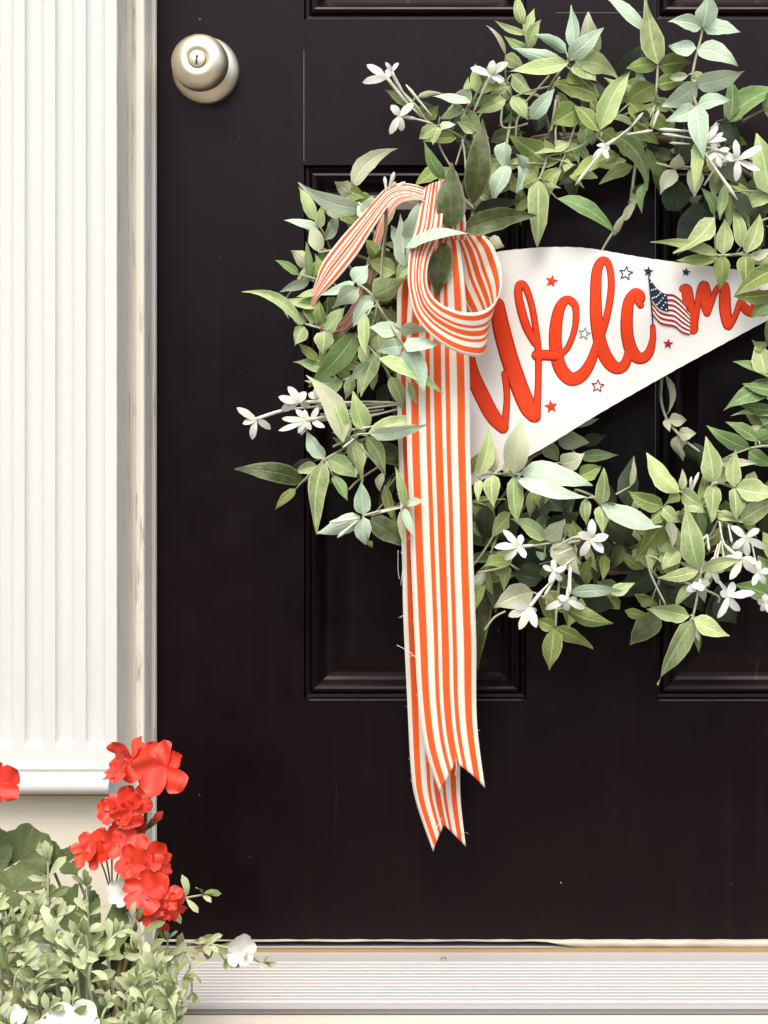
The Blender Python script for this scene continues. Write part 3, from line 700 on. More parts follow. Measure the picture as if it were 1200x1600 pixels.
# sprigs: (depth, stem pixels, leaves (base x,y, tip x,y, width, kind[, bend[, extra depth mm]]))
SPR = [
# -- spray at the upper left
(.085, [(770,300),(735,230),(705,205),(672,193),(650,165),(625,140)], [(640,165,600,140,14,'S',.05),(652,152,692,146,9,'P'),(735,160,672,150,19,'M'),(712,156,738,138,15,'M'),(722,165,688,186,22,'S'),(688,182,652,152,18,'K'),(682,198,654,217,22,'S'),(687,196,714,194,14,'M'),(684,198,677,227,20,'S'),(668,178,645,170,15,'S'),(665,185,685,165,16,'O')]),
(.075, [(752,300),(745,250),(740,205),(760,165),(790,130)], [(790,86,759,39,8,'P',.10),(790,86,820,108,24,'S'),(797,132,760,162,30,'S'),(790,155,744,176,24,'S'),(790,163,810,184,22,'K'),(745,206,719,168,30,'S'),(740,208,713,190,18,'S'),(735,205,765,216,22,'O'),(800,150,826,188,26,'S'),(800,116,846,152,26,'S')]),
(.125, [(708,300),(704,340),(706,358)], [(704,358,706,254,49,'D',0,6),(694,280,663,222,21,'G',-.06,0),(690,262,644,294,24,'O',0,-18)]),
(.105, [(745,330),(738,316)], [(738,318,754,185,42,'D',.03)]),
(.118, [(705,375),(722,360)], [(722,361,840,337,36,'D',-.05,4),(740,338,812,314,28,'K',-.06,-14),(765,372,788,385,24,'P',.1,-20)]),
(.092, [(800,180),(792,225),(796,258)], [(789,222,788,264,28,'M',0),(797,258,770,320,29,'M',.06),(820,255,806,302,24,'M',-.08),(822,262,806,240,16,'M'),(856,256,796,213,40,'O',.03,6)]),
(.098, [(870,150),(862,200),(852,255),(841,283)], [(841,283,840,388,35,'S',.0,6),(842,278,814,292,24,'O'),(846,282,877,294,9,'S'),(848,281,870,261,15,'O'),(905,168,861,195,42,'O',.0,4),(908,262,872,290,22,'K'),(870,310,963,367,27,'G',-.08,2),(858,205,880,245,20,'K'),(866,240,850,215,14,'S')]),
# -- top middle
(.108, [(850,170),(858,140),(872,115),(888,95)], [(898,78,893,8,20,'M',.0),(930,88,919,18,32,'P',-.05,-8),(888,90,943,43,31,'M',.03,4),(885,82,834,54,17,'M',.05),(878,97,803,75,23,'M',-.03,2),(888,98,792,112,29,'S',-.05,6),(900,94,934,129,36,'S',.05),(905,96,965,121,32,'S',-.12,4),(893,106,922,130,46,'O',0,-6),(936,150,860,130,36,'O',.04,-4),(828,186,867,138,25,'M',0),(800,152,824,186,24,'S',0)]),
(.112, [(925,225),(938,205)], [(938,202,986,110,35,'S',-.06,6),(935,206,894,163,28,'O',.05,6),(942,205,968,226,26,'O'),(985,160,1013,202,28,'O'),(950,150,905,150,30,'K',0,-25),(960,245,892,279,25,'O',.06,-10)]),
(.080, [(990,140),(960,122)], [(960,124,1022,60,36,'K',.06),(1005,118,960,165,36,'O',0,-8),(985,140,1030,180,30,'K')]),
# -- column of leaf pairs, top
(.118, [(1015,215),(1022,180),(1026,135),(1028,101)], [(1028,101,1009,-8,38,'S',-.03,4),(1012,50,934,-12,25,'M',.06,-6),(1027,101,978,107,26,'O',.03),(1030,103,1080,99,29,'O',-.03),(1023,133,977,160,33,'O',.05),(1026,133,1070,128,25,'O'),(1020,180,1045,205,24,'O'),(1015,185,990,178,22,'K')]),
(.128, [(1085,225),(1080,195),(1086,165),(1080,140),(1085,100),(1095,60),(1098,42)], [(1098,42,1108,-16,33,'M',.02,4),(1096,43,1043,34,26,'M',.05),(1098,43,1157,50,29,'M',-.04),(1088,75,1044,72,28,'M',-.06),(1088,76,1153,103,35,'M',-.08),(1086,132,1163,111,30,'M',.05,4),(1090,132,1034,166,31,'M',-.05),(1075,118,1044,122,14,'P'),(1082,120,1104,118,14,'S'),(1090,165,1143,157,26,'M',-.06),(1088,168,1040,189,31,'M',-.05),(1088,165,1100,248,34,'M',.02,8),(1092,218,1086,302,21,'S',0,4)]),
(.085, [(1150,215),(1136,190)], [(1140,188,1141,124,25,'G',.06),(1132,191,1218,135,42,'G',-.06),(1120,190,1160,235,36,'K'),(1100,205,1070,260,40,'K'),(1130,235,1170,300,40,'K'),(1060,330,1040,270,46,'K')]),
(.088, [(940,215),(965,214),(1000,250)], [(962,212,1012,298,28,'G',-.14),(1008,285,1003,333,14,'G',.1),(990,195,1030,225,24,'O')]),
(.070, [(985,318),(970,345),(950,375),(938,396)], [(994,312,985,300,10,'P'),(985,310,1003,318,10,'P'),(974,345,996,310,14,'P'),(960,368,980,330,12,'P')]),
(.098, [(1095,263),(1060,263),(1025,255)], [(1055,265,1062,240,23,'P'),(1055,266,1031,304,26,'P',.04),(1085,262,1085,309,27,'P'),(1104,238,1138,266,34,'P',.1,-4)]),
(.108, [(1200,405),(1165,398),(1130,399),(1118,399)], [(1116,336,1095,293,17,'G',.1),(1115,340,1052,396,30,'S',-.09,2),(1122,398,1016,378,18,'S',.06,2),(1122,401,1055,407,21,'O',-.04),(1130,397,1132,342,28,'S'),(1158,386,1144,322,21,'S',.04,-6),(1130,399,1125,452,26,'O',0,4),(1166,396,1187,333,28,'S'),(1165,399,1164,452,28,'O',0,4),(1172,401,1205,388,17,'P',.1)]),
(.114, [(1230,440),(1215,450)], [(1218,418,1147,463,32,'O',.06,6),(1218,456,1146,463,22,'O',-.05,4),(1220,470,1174,497,32,'G',.06,8),(1215,400,1180,440,24,'O')]),
(.105, [(1215,310),(1200,300)], [(1202,302,1182,208,38,'S',.02,6),(1216,298,1154,332,27,'S',.05),(1140,300,1180,340,26,'K'),(1225,250,1170,235,26,'S')]),
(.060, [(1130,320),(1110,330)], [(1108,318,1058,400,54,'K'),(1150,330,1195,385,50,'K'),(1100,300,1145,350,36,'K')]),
# -- right edge
(.105, [(1240,600),(1215,595)], [(1215,592,1144,565,20,'G',.04),(1217,598,1130,641,34,'G',.05),(1196,586,1180,538,36,'S',.04,4),(1196,545,1175,531,14,'S'),(1220,610,1160,600,26,'G')]),
(.100, [(1240,655),(1215,655)], [(1215,640,1155,632,20,'G'),(1216,652,1142,650,13,'S',.12),(1190,666,1153,672,9,'P'),(1220,665,1180,640,28,'G')]),
(.108, [(1230,705),(1200,697),(1172,700)], [(1172,701,1104,665,25,'G',-.05),(1186,690,1134,659,22,'G',.04),(1180,690,1218,674,27,'G'),(1170,704,1208,727,24,'G',.05),(1120,722,1184,724,17,'P',0,-6)]),
(.058, [(1034,588),(1033,625),(1042,655),(1060,678),(1085,700),(1110,715)], [(1040,586,1041,650,11,'P',-.16),(1045,655,1073,656,21,'P'),(1040,655,1047,675,13,'P'),(1060,677,1088,677,22,'P'),(1060,680,1067,720,25,'P'),(1070,695,1095,735,28,'K')]),
# -- bottom right
(.118, [(1180,765),(1148,762),(1115,755),(1100,790)], [(1115,756,1103,682,31,'S',.02),(1115,756,1112,816,29,'S'),(1147,761,1150,702,26,'S'),(1147,763,1150,816,28,'S'),(1150,763,1218,772,37,'S',.03),(1156,815,1218,783,31,'S',-.05,2),(1120,803,1161,817,17,'S')]),
(.112, [(1095,800),(1075,785),(1062,768),(1037,792)], [(1061,769,1010,707,33,'S',-.05,4),(1036,791,982,768,30,'O',-.05),(1065,766,1066,732,13,'P'),(1060,768,1040,786,19,'O'),(1064,766,1099,791,27,'S'),(1070,786,1102,801,25,'S'),(1036,793,1067,817,22,'S'),(1035,795,1034,818,20,'O'),(1075,785,1080,812,22,'S'),(1036,798,1010,822,20,'O')]),
(.102, [(1060,800),(1042,815)], [(1043,814,992,877,38,'O',.04),(1045,815,1051,856,18,'P'),(1048,848,1059,892,17,'P'),(1092,800,1100,840,24,'G'),(1000,780,985,800,14,'P'),(1060,860,1035,890,24,'S')]),
(.128, [(1098,930),(1093,890)], [(1092,889,1072,790,39,'S',-.03,4),(1093,890,1027,903,21,'S',-.04),(1096,890,1160,875,23,'S',-.06)]),
(.120, [(1092,905),(1090,930),(1083,962)], [(1077,963,1009,952,29,'S',.04),(1084,966,1140,994,29,'S',.05),(1082,970,1027,1070,38,'S',.03,4),(1086,970,1092,1020,14,'O',0,-8)]),
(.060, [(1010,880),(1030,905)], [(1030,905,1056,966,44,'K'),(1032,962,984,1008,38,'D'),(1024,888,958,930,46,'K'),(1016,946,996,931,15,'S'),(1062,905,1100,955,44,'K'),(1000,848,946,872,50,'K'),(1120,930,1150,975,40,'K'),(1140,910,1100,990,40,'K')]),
(.098, [(1230,925),(1215,920)], [(1218,922,1184,868,38,'S'),(1206,932,1148,914,31,'G',.05),(1215,880,1190,830,34,'O'),(1225,850,1170,860,30,'K')]),
# -- bottom middle
(.118, [(850,735),(803,742),(770,740),(745,745)], [(804,740,813,652,43,'P',0,4),(748,741,764,666,26,'S',.06),(770,739,764,679,31,'P',-.04),(770,742,772,794,27,'S'),(803,745,810,820,28,'S'),(750,750,747,784,14,'S'),(790,740,800,712,18,'S',0,-10)]),
(.122, [(850,725),(815,742)], [(814,738,926,758,42,'M',-.04,0),(808,749,918,777,24,'M',.05,6),(875,723,914,708,31,'P',.12,-8),(905,745,940,728,28,'O',0,-8)]),
(.058, [(830,715),(855,700),(872,683)], [(869,682,923,690,31,'P',.04),(895,664,936,654,12,'P'),(910,692,952,679,19,'K'),(905,714,967,711,20,'G'),(850,695,872,720,26,'S')]),
(.072, [(730,770),(738,785)], [(737,783,776,813,35,'O',-.04),(733,818,752,840,15,'S'),(835,765,828,810,17,'S'),(850,765,842,797,23,'O'),(866,812,834,836,30,'G'),(872,800,900,770,20,'K'),(790,780,800,850,40,'K'),(850,770,880,800,40,'K'),(860,840,905,800,44,'K'),(760,790,755,850,30,'K')]),
(.100, [(890,850),(870,845),(850,842)], [(852,843,797,810,25,'S',.04),(850,842,882,812,30,'P',.08),(868,842,906,898,36,'P',.04),(905,850,895,812,24,'O'),(850,875,835,855,14,'M')]),
(.112, [(900,765),(925,775),(938,789)], [(940,787,943,731,23,'S'),(941,790,1036,823,34,'M',.06,4),(938,790,942,834,23,'S'),(914,780,917,820,19,'S',.04),(962,786,945,750,15,'K'),(980,792,991,712,34,'K',-.05,-14),(985,760,990,714,10,'P',.05,-12),(950,815,990,850,40,'K',0,-30),(945,840,930,870,36,'K',0,-30)]),
(.090, [(840,905),(810,890),(795,880)], [(796,880,753,887,20,'O',.1),(793,882,787,924,17,'O'),(846,905,797,894,31,'K'),(862,876,812,860,32,'K'),(815,905,850,880,30,'K')]),
(.110, [(875,900),(870,945),(868,980)], [(832,925,772,949,42,'P',.07),(866,981,837,966,23,'O'),(882,951,958,974,29,'O',.05),(868,980,927,1013,25,'O',-.03),(866,982,858,1047,33,'O',0,2),(890,926,976,924,21,'M',-.04,4),(955,928,992,911,19,'S'),(855,925,885,960,26,'O',0,-20),(910,930,960,950,34,'K',0,-40)]),
(.060, [(775,870),(770,890)], [(770,888,747,1052,33,'D',.05),(762,880,775,960,30,'D',-.04)]),
# -- left side, upper
(.095, [(600,400),(575,345),(558,320),(550,295)], [(550,293,621,232,29,'P',-.14,4),(570,326,466,285,27,'M',-.10,6),(547,302,523,284,25,'P'),(540,296,572,308,29,'O'),(576,338,581,306,32,'M',0,14),(572,341,560,315,20,'M',0,12),(560,300,572,330,26,'O')]),
(.082, [(560,400),(550,365),(537,330)], [(536,330,502,326,28,'P',.03),(537,328,562,352,29,'O',.05),(545,340,560,312,24,'O')]),
(.082, [(560,440),(530,395),(498,395)], [(498,394,486,350,25,'P',.03),(498,391,516,408,22,'O')]),
(.086, [(540,460),(505,430),(485,416)], [(485,416,454,391,26,'P',.03),(483,417,458,456,19,'P',-.08),(485,418,491,441,22,'O',.05),(447,466,451,498,8,'P',.08),(500,408,490,432,18,'O')]),
(.116, [(600,470),(600,400),(604,345),(604,305)], []),
(.112, [(640,440),(635,415),(632,390)], [(632,417,626,334,30,'M',0,6),(640,380,656,312,38,'M',.05,8),(630,402,611,352,22,'M',.05),(634,387,744,366,22,'M',-.07,38),(640,391,598,380,14,'M'),(618,426,574,408,31,'S',.04,-14),(602,412,570,374,32,'O',0,-30),(622,402,574,420,36,'O',0,-26),(645,400,620,445,24,'S'),(600,440,640,470,26,'O',0,-30)]),
(.118, [(692,370),(693,380)], [(694,378,683,464,44,'D',.02,-2)]),
# -- left side, middle
(.098, [(560,525),(510,515),(476,506)], [(470,507,377,456,19,'S',.16,4),(475,510,460,541,25,'S',.04),(485,507,484,474,21,'S'),(498,481,449,468,21,'S',-.04,2),(478,506,454,484,19,'P'),(508,517,541,477,28,'S',.03,4),(508,517,505,554,31,'S',.03,4),(506,506,499,464,21,'O'),(512,465,530,500,24,'O',0,-14),(540,525,515,545,22,'O',0,-10)]),
(.127, [(632,545),(625,515),(605,500),(580,460),(558,443)], [(555,441,499,461,17,'M',-.06),(560,450,519,481,27,'M',.04),(552,440,577,413,31,'M',.03),(582,462,551,513,29,'M',.03),(570,490,574,562,19,'S',.04),(582,463,637,434,33,'S',.05),(625,515,574,510,27,'M',-.05),(625,514,670,520,21,'M'),(630,539,694,536,25,'M',.04,14),(628,541,589,549,27,'M',.05),(631,545,664,612,37,'M',-.03,14)]),
(.104, [(600,570),(570,535),(555,525)], [(556,520,482,605,35,'G',-.05),(581,570,544,594,23,'M',.04),(570,535,572,579,19,'S',.05),(592,548,564,620,27,'S',.05),(592,560,692,615,24,'S',-.05,26),(610,588,631,643,25,'S',-.05),(638,598,666,638,18,'S',.04,18),(575,520,560,545,20,'O'),(590,520,600,560,26,'S'),(600,500,640,545,28,'O',0,-30),(590,470,560,440,26,'O',0,-30),(600,480,570,530,28,'G',0,-34),(610,440,590,480,26,'O',0,-34),(560,560,530,545,22,'O',0,-20),(600,560,640,580,26,'O',0,-36),(610,600,590,640,26,'K',0,-40)]),
# -- left side, lower
(.108, [(590,665),(565,672),(545,685),(520,698)], [(536,691,478,586,35,'P',.12,8),(545,682,521,610,29,'S',-.04,4),(571,673,552,611,29,'S',-.04),(575,677,679,657,26,'S',-.06,16),(578,678,670,662,22,'M',.05,20),(572,681,602,743,25,'S',-.08),(598,738,594,768,14,'P',.1),(550,688,566,754,29,'S',.03,2),(560,655,545,640,16,'S'),(585,690,570,720,16,'O',0,-14)]),
(.104, [(560,690),(530,705),(508,718)], [(508,716,479,673,25,'M',-.05),(510,716,561,746,31,'S',-.04),(505,722,496,836,28,'S',.07,4),(497,729,461,739,19,'S',.06),(520,744,543,782,18,'G'),(514,744,494,762,16,'G'),(476,752,366,733,34,'D',.06,-8),(492,720,443,742,21,'K',0,-20),(462,764,430,797,15,'O'),(500,735,487,800,18,'O',0,-8)]),
(.112, [(650,785),(600,797),(567,806)], [(567,804,564,752,27,'M',0),(563,807,496,833,31,'M',-.06),(567,808,571,852,27,'M',.04),(575,845,582,856,10,'O')]),
(.080, [(620,790),(600,770)], [(580,810,639,858,36,'D',-.03),(602,758,622,822,17,'O',.05),(590,690,637,724,32,'D',.06),(638,724,624,758,23,'O'),(615,740,590,790,20,'K'),(640,700,620,680,24,'K')]),
(.128, [(632,850),(632,792),(628,760)], [(632,792,616,726,15,'S',.05),(633,788,664,783,14,'M'),(632,794,648,839,14,'M',.04),(630,794,631,852,15,'P')]),
]
r3 = random.Random(11)
def cone(p, q, r0, r1, mb, n=6): mb.tube([p, (p+q)/2, q], [r0, (r0+r1)/2, r1], n)
for d, stem, leaves in SPR:
    mb = MB(); st = catmull(stem, 5); n = len(st)
    # the stem starts back at the hoop and comes forward
    pts = []
    for i, (x, y) in enumerate(st):
        t = i/(n-1); pts.append(at(x, y, 0.035+(d-0.035)*min(1, 0.35+t*1.1)))
    g = math.atan2(stem[0][1]-WY, stem[0][0]-WX); hp = at(WX+WR*math.cos(g), WY+WR*math.sin(g), 0.032)
    lead = pts[0].lerp(hp, 0.6); lead.y = -0.036
    pts = [hp, lead]+pts if (pts[0]-hp).length < 0.09 else pts
    mb.tube(pts, [0.0017-0.0006*i/(len(pts)-1) for i in range(len(pts))], 6)
    for lf in leaves:           # petioles
        b = at(lf[0], lf[1], d+(lf[7]*0.001 if len(lf) > 7 else 0)); q = min(pts, key=lambda p: (p-b).length)
        if 0.003 < (q-b).length < 0.05: mb.tube([q, q.lerp(b, .5)+Vector((0, -0.001, 0.001)), b], [0.0011, 0.0009, 0.0007], 5)
    sp = mb.build('sprig', M['stem'], wreath, pts[-1])
    for lf in leaves:
        bx, by, tx, ty, w, k = lf[:6]; bend = lf[6] if len(lf) > 6 else r3.uniform(-.06, .06); dd = (lf[7] if len(lf) > 7 else 0)*0.001
        j = r3.uniform(-0.004, 0.004)
        tip = r3.uniform(-0.012, 0.010)
        put_leaf(sp, bx, by, d+dd+j, tx, ty, d+dd+j+tip, w, k, bend, r3)
# slender sprigs threaded between the others
r4 = random.Random(23)
SL = [(540,470,.100,200),(590,560,.104,150),(560,620,.092,230),(610,700,.096,170),(520,400,.080,250),(610,480,.090,80),(720,190,.090,300),(830,110,.098,250),(900,190,.100,120),(1060,180,.104,200),(1120,260,.100,60),(1160,190,.092,330),(880,790,.096,100),(1000,800,.098,60),(1130,850,.104,120),(780,830,.090,100)]
for x, y, d, deg in SL:
    a0 = R(deg)+r4.uniform(-.2, .2); ln = r4.uniform(55, 85); ex, ey = x+math.cos(a0)*ln, y+math.sin(a0)*ln
    mx, my = (x+ex)/2+r4.uniform(-8, 8), (y+ey)/2+r4.uniform(-8, 8)
    pts = [at(*q) for q in catmull([(x, y, d-.03), (mx, my, d-.006), (ex, ey, d)], 6)]
    mb = MB(); mb.tube(pts, [.0013-.00005*i for i in range(len(pts))], 5); sp = mb.build('sprig', M['stem'], wreath, pts[-1])
    for q, ss in ((.45, (-1, 1)), (.78, (-1, 1)), (1.0, (0,))):
        bx, by = x+(ex-x)*q, y+(ey-y)*q
        for s_ in ss:
            an = a0+s_*r4.uniform(.5, 1.0); l = r4.uniform(38, 62)
            put_leaf(sp, bx, by, d-.006, bx+math.cos(an)*l, by+math.sin(an)*l, d+r4.uniform(-.012, .006), r4.uniform(13, 20), r4.choice('SSSOGM'), r4.uniform(-.1, .1), r4)
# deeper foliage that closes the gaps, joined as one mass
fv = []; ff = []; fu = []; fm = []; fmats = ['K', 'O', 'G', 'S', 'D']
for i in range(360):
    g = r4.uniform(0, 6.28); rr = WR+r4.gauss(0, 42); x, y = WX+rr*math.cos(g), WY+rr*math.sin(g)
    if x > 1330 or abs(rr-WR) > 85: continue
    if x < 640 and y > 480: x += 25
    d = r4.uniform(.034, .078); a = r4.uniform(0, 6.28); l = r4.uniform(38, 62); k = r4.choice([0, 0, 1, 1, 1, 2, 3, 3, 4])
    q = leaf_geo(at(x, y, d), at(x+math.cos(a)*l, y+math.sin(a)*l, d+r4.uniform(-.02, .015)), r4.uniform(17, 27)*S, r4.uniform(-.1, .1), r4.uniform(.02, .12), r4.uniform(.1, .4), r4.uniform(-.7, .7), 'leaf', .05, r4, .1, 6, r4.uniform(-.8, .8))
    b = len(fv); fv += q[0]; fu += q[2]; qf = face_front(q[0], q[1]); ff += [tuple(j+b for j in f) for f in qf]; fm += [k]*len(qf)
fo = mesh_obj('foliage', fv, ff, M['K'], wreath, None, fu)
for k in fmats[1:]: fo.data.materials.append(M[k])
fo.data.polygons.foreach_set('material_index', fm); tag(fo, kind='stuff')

# jasmine flowers: (depth, stalk pixels ending at the flower, petal tips, petal width)
FL = [
(.095, [(672,190),(640,165),(605,122)], [(573,101),(566,129),(612,108)], 16),
(.098, [(660,180),(630,145),(612,113)], [(602,97),(623,98)], 9),
(.110, [(676,193),(650,186),(624,181)], [(611,164),(646,161),(609,210),(628,205)], 16),
(.108, [(740,175),(752,148),(766,118)], [(735,106),(771,94),(794,98),(789,126),(773,130)], 17),
(.120, [(990,195),(965,215),(942,230)], [(926,254),(950,248),(953,232),(935,225)], 14),
(.130, [(1100,290),(1125,255),(1152,250)], [(1149,218),(1150,284),(1188,266),(1190,228),(1134,243)], 16),
(.126, [(1080,235),(1095,228),(1103,222)], [(1130,207),(1136,218),(1122,196),(1126,228),(1120,190)], 11),
(.098, [(600,632),(480,637),(440,642),(400,655)], [(370,637),(394,687),(423,671),(379,662),(382,646)], 15),
(.104, [(610,628),(520,628),(468,628)], [(450,604),(435,620),(439,642),(478,612),(484,634)], 17),
(.112, [(600,640),(520,650),(478,656)], [(435,673),(466,677),(440,654),(486,672),(476,640)], 12),
(.094, [(612,630),(540,632),(500,622)], [(511,619),(492,606),(500,640),(482,615),(508,634)], 17),
(.118, [(862,848),(835,852),(810,854)], [(786,828),(772,855),(788,875),(821,872),(815,835)], 15),
(.122, [(865,858),(895,840),(922,842)], [(925,811),(951,837),(943,864),(907,869),(903,833)], 18),
(.126, [(885,885),(850,920),(828,948)], [(794,963),(811,984),(838,981),(802,946),(835,958)], 18),
(.122, [(890,882),(888,915),(886,938)], [(852,952),(914,951),(872,932),(902,936),(886,955)], 14),
(.128, [(1125,812),(1150,825),(1164,840)], [(1142,822),(1187,827),(1144,857),(1197,858),(1168,870)], 15),
(.136, [(1124,815),(1132,850),(1158,873)], [(1183,879),(1130,872),(1140,906),(1182,896),(1150,862)], 17),
(.130, [(1120,905),(1130,920),(1138,932)], [(1146,909),(1121,966),(1156,955),(1180,926),(1125,925)], 16),
(.132, [(1096,888),(1095,900),(1093,912)], [(1072,923),(1109,911),(1097,924),(1082,918)], 17),
(.112, [(1215,915),(1205,930),(1196,942)], [(1183,940),(1190,955),(1205,958),(1212,938),(1195,928)], 14),
]
FL += [
(.106, [(600,645),(520,655),(486,655)], [(462,640),(470,680),(498,636),(508,668),(456,660)], 13),
(.124, [(1085,240),(1105,240),(1120,238)], [(1140,232),(1138,250),(1112,222),(1126,262),(1104,252)], 12),
(.134, [(1122,850),(1116,872),(1112,888)], [(1094,882),(1100,908),(1122,912),(1132,892),(1116,870)], 12),
(.128, [(1175,850),(1180,875),(1184,895)], [(1170,885),(1176,915),(1196,912),(1204,892),(1186,876)], 13),
(.118, [(900,870),(880,885),(866,892)], [(848,884),(858,912),(878,908),(884,888),(864,874)], 12),
]
r5 = random.Random(3)
for d, stalk, tips, w in FL:
    p = catmull(stalk, 4); mb = MB(); n = len(p)
    pts = [at(x, y, d-0.018+0.018*i/(n-1)) for i, (x, y) in enumerate(p)]
    mb.tube(pts, [0.0009+(0.0009 if i > n*0.55 else 0) for i in range(n)], 6)
    c = pts[-1]; fl = mb.build('flower', M['bud'], wreath, c); cx, cy = stalk[-1]
    for tx, ty in tips:
        l = math.hypot(tx-cx, ty-cy)
        g = leaf_geo(c, at(tx, ty, d+r5.uniform(-.008, .004)), w*S*0.76, r5.uniform(-.05, .05), r5.uniform(.04, .12), .15, r5.uniform(-.4, .4), 'petal', .02, r5, .1)
        mesh_obj('petal', g[0], face_front(g[0], g[1]), M['white_petal'], fl, c, g[2])
# slim buds and flower stalks
BUD = [(.128,980,210,1020,204,5),(.128,985,200,1005,176,4.5),(.128,1020,200,1029,172,6),(.130,945,230,899,289,5.5),(.130,1080,205,1030,202,6),(.128,1082,216,1035,209,4.5),(.126,1078,225,1046,223,4),(.132,1098,235,1152,312,6),(.128,1104,230,1142,240,5),(.126,675,182,634,132,5),
 (.120,1083,964,1060,1001,7),(.120,1085,964,1092,1002,7),(.118,560,810,515,816,7),(.118,559,813,527,840,6),(.120,604,303,601,276,6),(.120,606,302,616,269,7),(.120,606,303,633,284,6),(.118,605,304,618,284,5),(.110,1118,900,1138,925,4),(.118,1075,780,1092,738,6),(.118,1078,775,1080,745,5),(.124,1105,835,1090,852,5),(.124,1105,835,1108,862,5),(.128,1126,845,1118,882,4),(.128,1128,845,1132,884,4.5),(.128,1138,820,1144,850,4.5),(.10,880,858,880,840,4),(.112,906,845,885,848,5),(.112,895,856,870,868,4),(.120,878,886,848,935,5),(.120,892,886,890,930,5),(.112,560,680,535,700,4),(.112,590,665,520,676,4.5),(.112,640,790,570,806,5),(.09,640,190,560,170,0)]
for d, x0, y0, x1, y1, w in BUD:
    if w <= 0: continue
    mb = MB(); a, b = at(x0, y0, d-.004), at(x1, y1, d+r5.uniform(-.004, .004)); q = w*S/2
    mb.tube([a, a.lerp(b, .3), a.lerp(b, .55), a.lerp(b, .8), b], [q*.55, q*.6, q*.75, q, q*.3], 7); mb.build('flower_bud', M['bud'], wreath, a)
# loose stalks
for d, pts in ((.112, [(600,300),(602,350),(597,400),(594,445),(585,500)]), (.075, [(704,260),(690,235),(683,215)]), (.075, [(712,258),(722,225),(735,190)]), (.08, [(728,270),(726,240),(722,218)]), (.085, [(785,165),(783,190),(787,199),(800,200),(825,193)]), (.09, [(875,120),(850,155),(812,180),(806,215)]), (.09, [(858,118),(830,150),(815,165)]), (.1, [(933,210),(900,232),(855,244)]), (.1, [(1122,812),(1108,838),(1090,842)]), (.1, [(1128,812),(1126,845),(1132,870)]), (.1, [(1120,835),(1105,845),(1098,858)]), (.1, [(1009,868),(1018,900),(1040,945)]), (.1, [(1010,868),(1030,875),(1045,900)]), (.1, [(480,637),(560,628),(625,630)]), (.1, [(500,648),(560,640),(622,632)]), (.09, [(775,830),(750,870),(728,895)]), (.1, [(800,870),(790,885),(745,895)]), (.1, [(620,640),(560,655),(525,665)]), (.1, [(1160,395),(1185,350),(1205,340)]), (.105, [(1070,910),(1120,930),(1122,942)]), (.1, [(870,240),(868,205),(872,190)]), (.1, [(790,955),(772,965),(757,985)]), (.09, [(545,705),(520,720),(505,740)]), (.09, [(590,730),(560,750),(545,765)]), (.09, [(625,745),(640,775),(652,790)])):
    mb = MB(); mb.tube([at(x, y, d) for x, y in catmull(pts, 5)], 0.0011, 5); mb.build('stalk', M['stem'], wreath)

# ------------------------------------------------------------------ planter with geraniums and trailing flowers
px0, px1 = at(-330, 0, .32).x, at(262, 0, .32).x
pl = empty('planter_box', ((px0+px1)/2, -.34, 0), 'clay coloured planter box on the porch under the red geraniums', 'planter')
RZ = 0.235
mb = MB(); t = 0.014; y0, y1 = -0.50, -0.19
mb.box((px0, y0, 0), (px1, y1, 0.012)); mb.box((px0, y0, .012), (px0+t, y1, RZ)); mb.box((px1-t, y0, .012), (px1, y1, RZ)); mb.box((px0+t, y0, .012), (px1-t, y0+t, RZ)); mb.box((px0+t, y1-t, .012), (px1-t, y1, RZ))
mb.build('box', M['planter'], pl, smooth=False)
mb = MB(); mb.box((px0-.01, y0-.01, RZ+.0005), (px0+t, y1+.01, RZ+.02)); mb.box((px1-t, y0-.01, RZ+.0005), (px1+.01, y1+.01, RZ+.02)); mb.box((px0+t+.0005, y0-.01, RZ+.0005), (px1-t-.0005, y0+t, RZ+.02)); mb.box((px0+t+.0005, y1-t, RZ+.0005), (px1-t-.0005, y1+.01, RZ+.02))
mb.build('rim', M['planter'], pl, smooth=False)
rs_ = random.Random(2); vs = []; fs = []; nx, ny = 40, 18
for i in range(nx+1):
    for j in range(ny+1): vs.append((px0+t+.001+(px1-px0-2*t-.002)*i/nx, y0+t+.001+(y1-y0-2*t-.002)*j/ny, RZ-.012+rs_.uniform(-.006, .006)))
for i in range(nx):
    for j in range(ny): k = i*(ny+1)+j; fs.append((k, k+ny+1, k+ny+2, k+1))
mesh_obj('soil', vs, fs, M['soil'], pl)

M['spoon'] = leaf_mat('spoon_leaf', (0.42, 0.47, 0.225), (0.58, 0.62, 0.38), (0.64, 0.68, 0.44), 0.35, (0.30, 0.35, 0.17), vary=0.28)
M['spoon_old'] = leaf_mat('older_spoon_leaf', (0.20, 0.25, 0.085), (0.34, 0.39, 0.17), (0.32, 0.37, 0.16), 0.3, (0.18, 0.22, 0.08), vary=0.25)
M['gleaf'] = leaf_mat('geranium_leaf', (0.085, 0.120, 0.035), (0.16, 0.20, 0.07), (0.15, 0.19, 0.07), 0.3, (0.16, 0.19, 0.09))
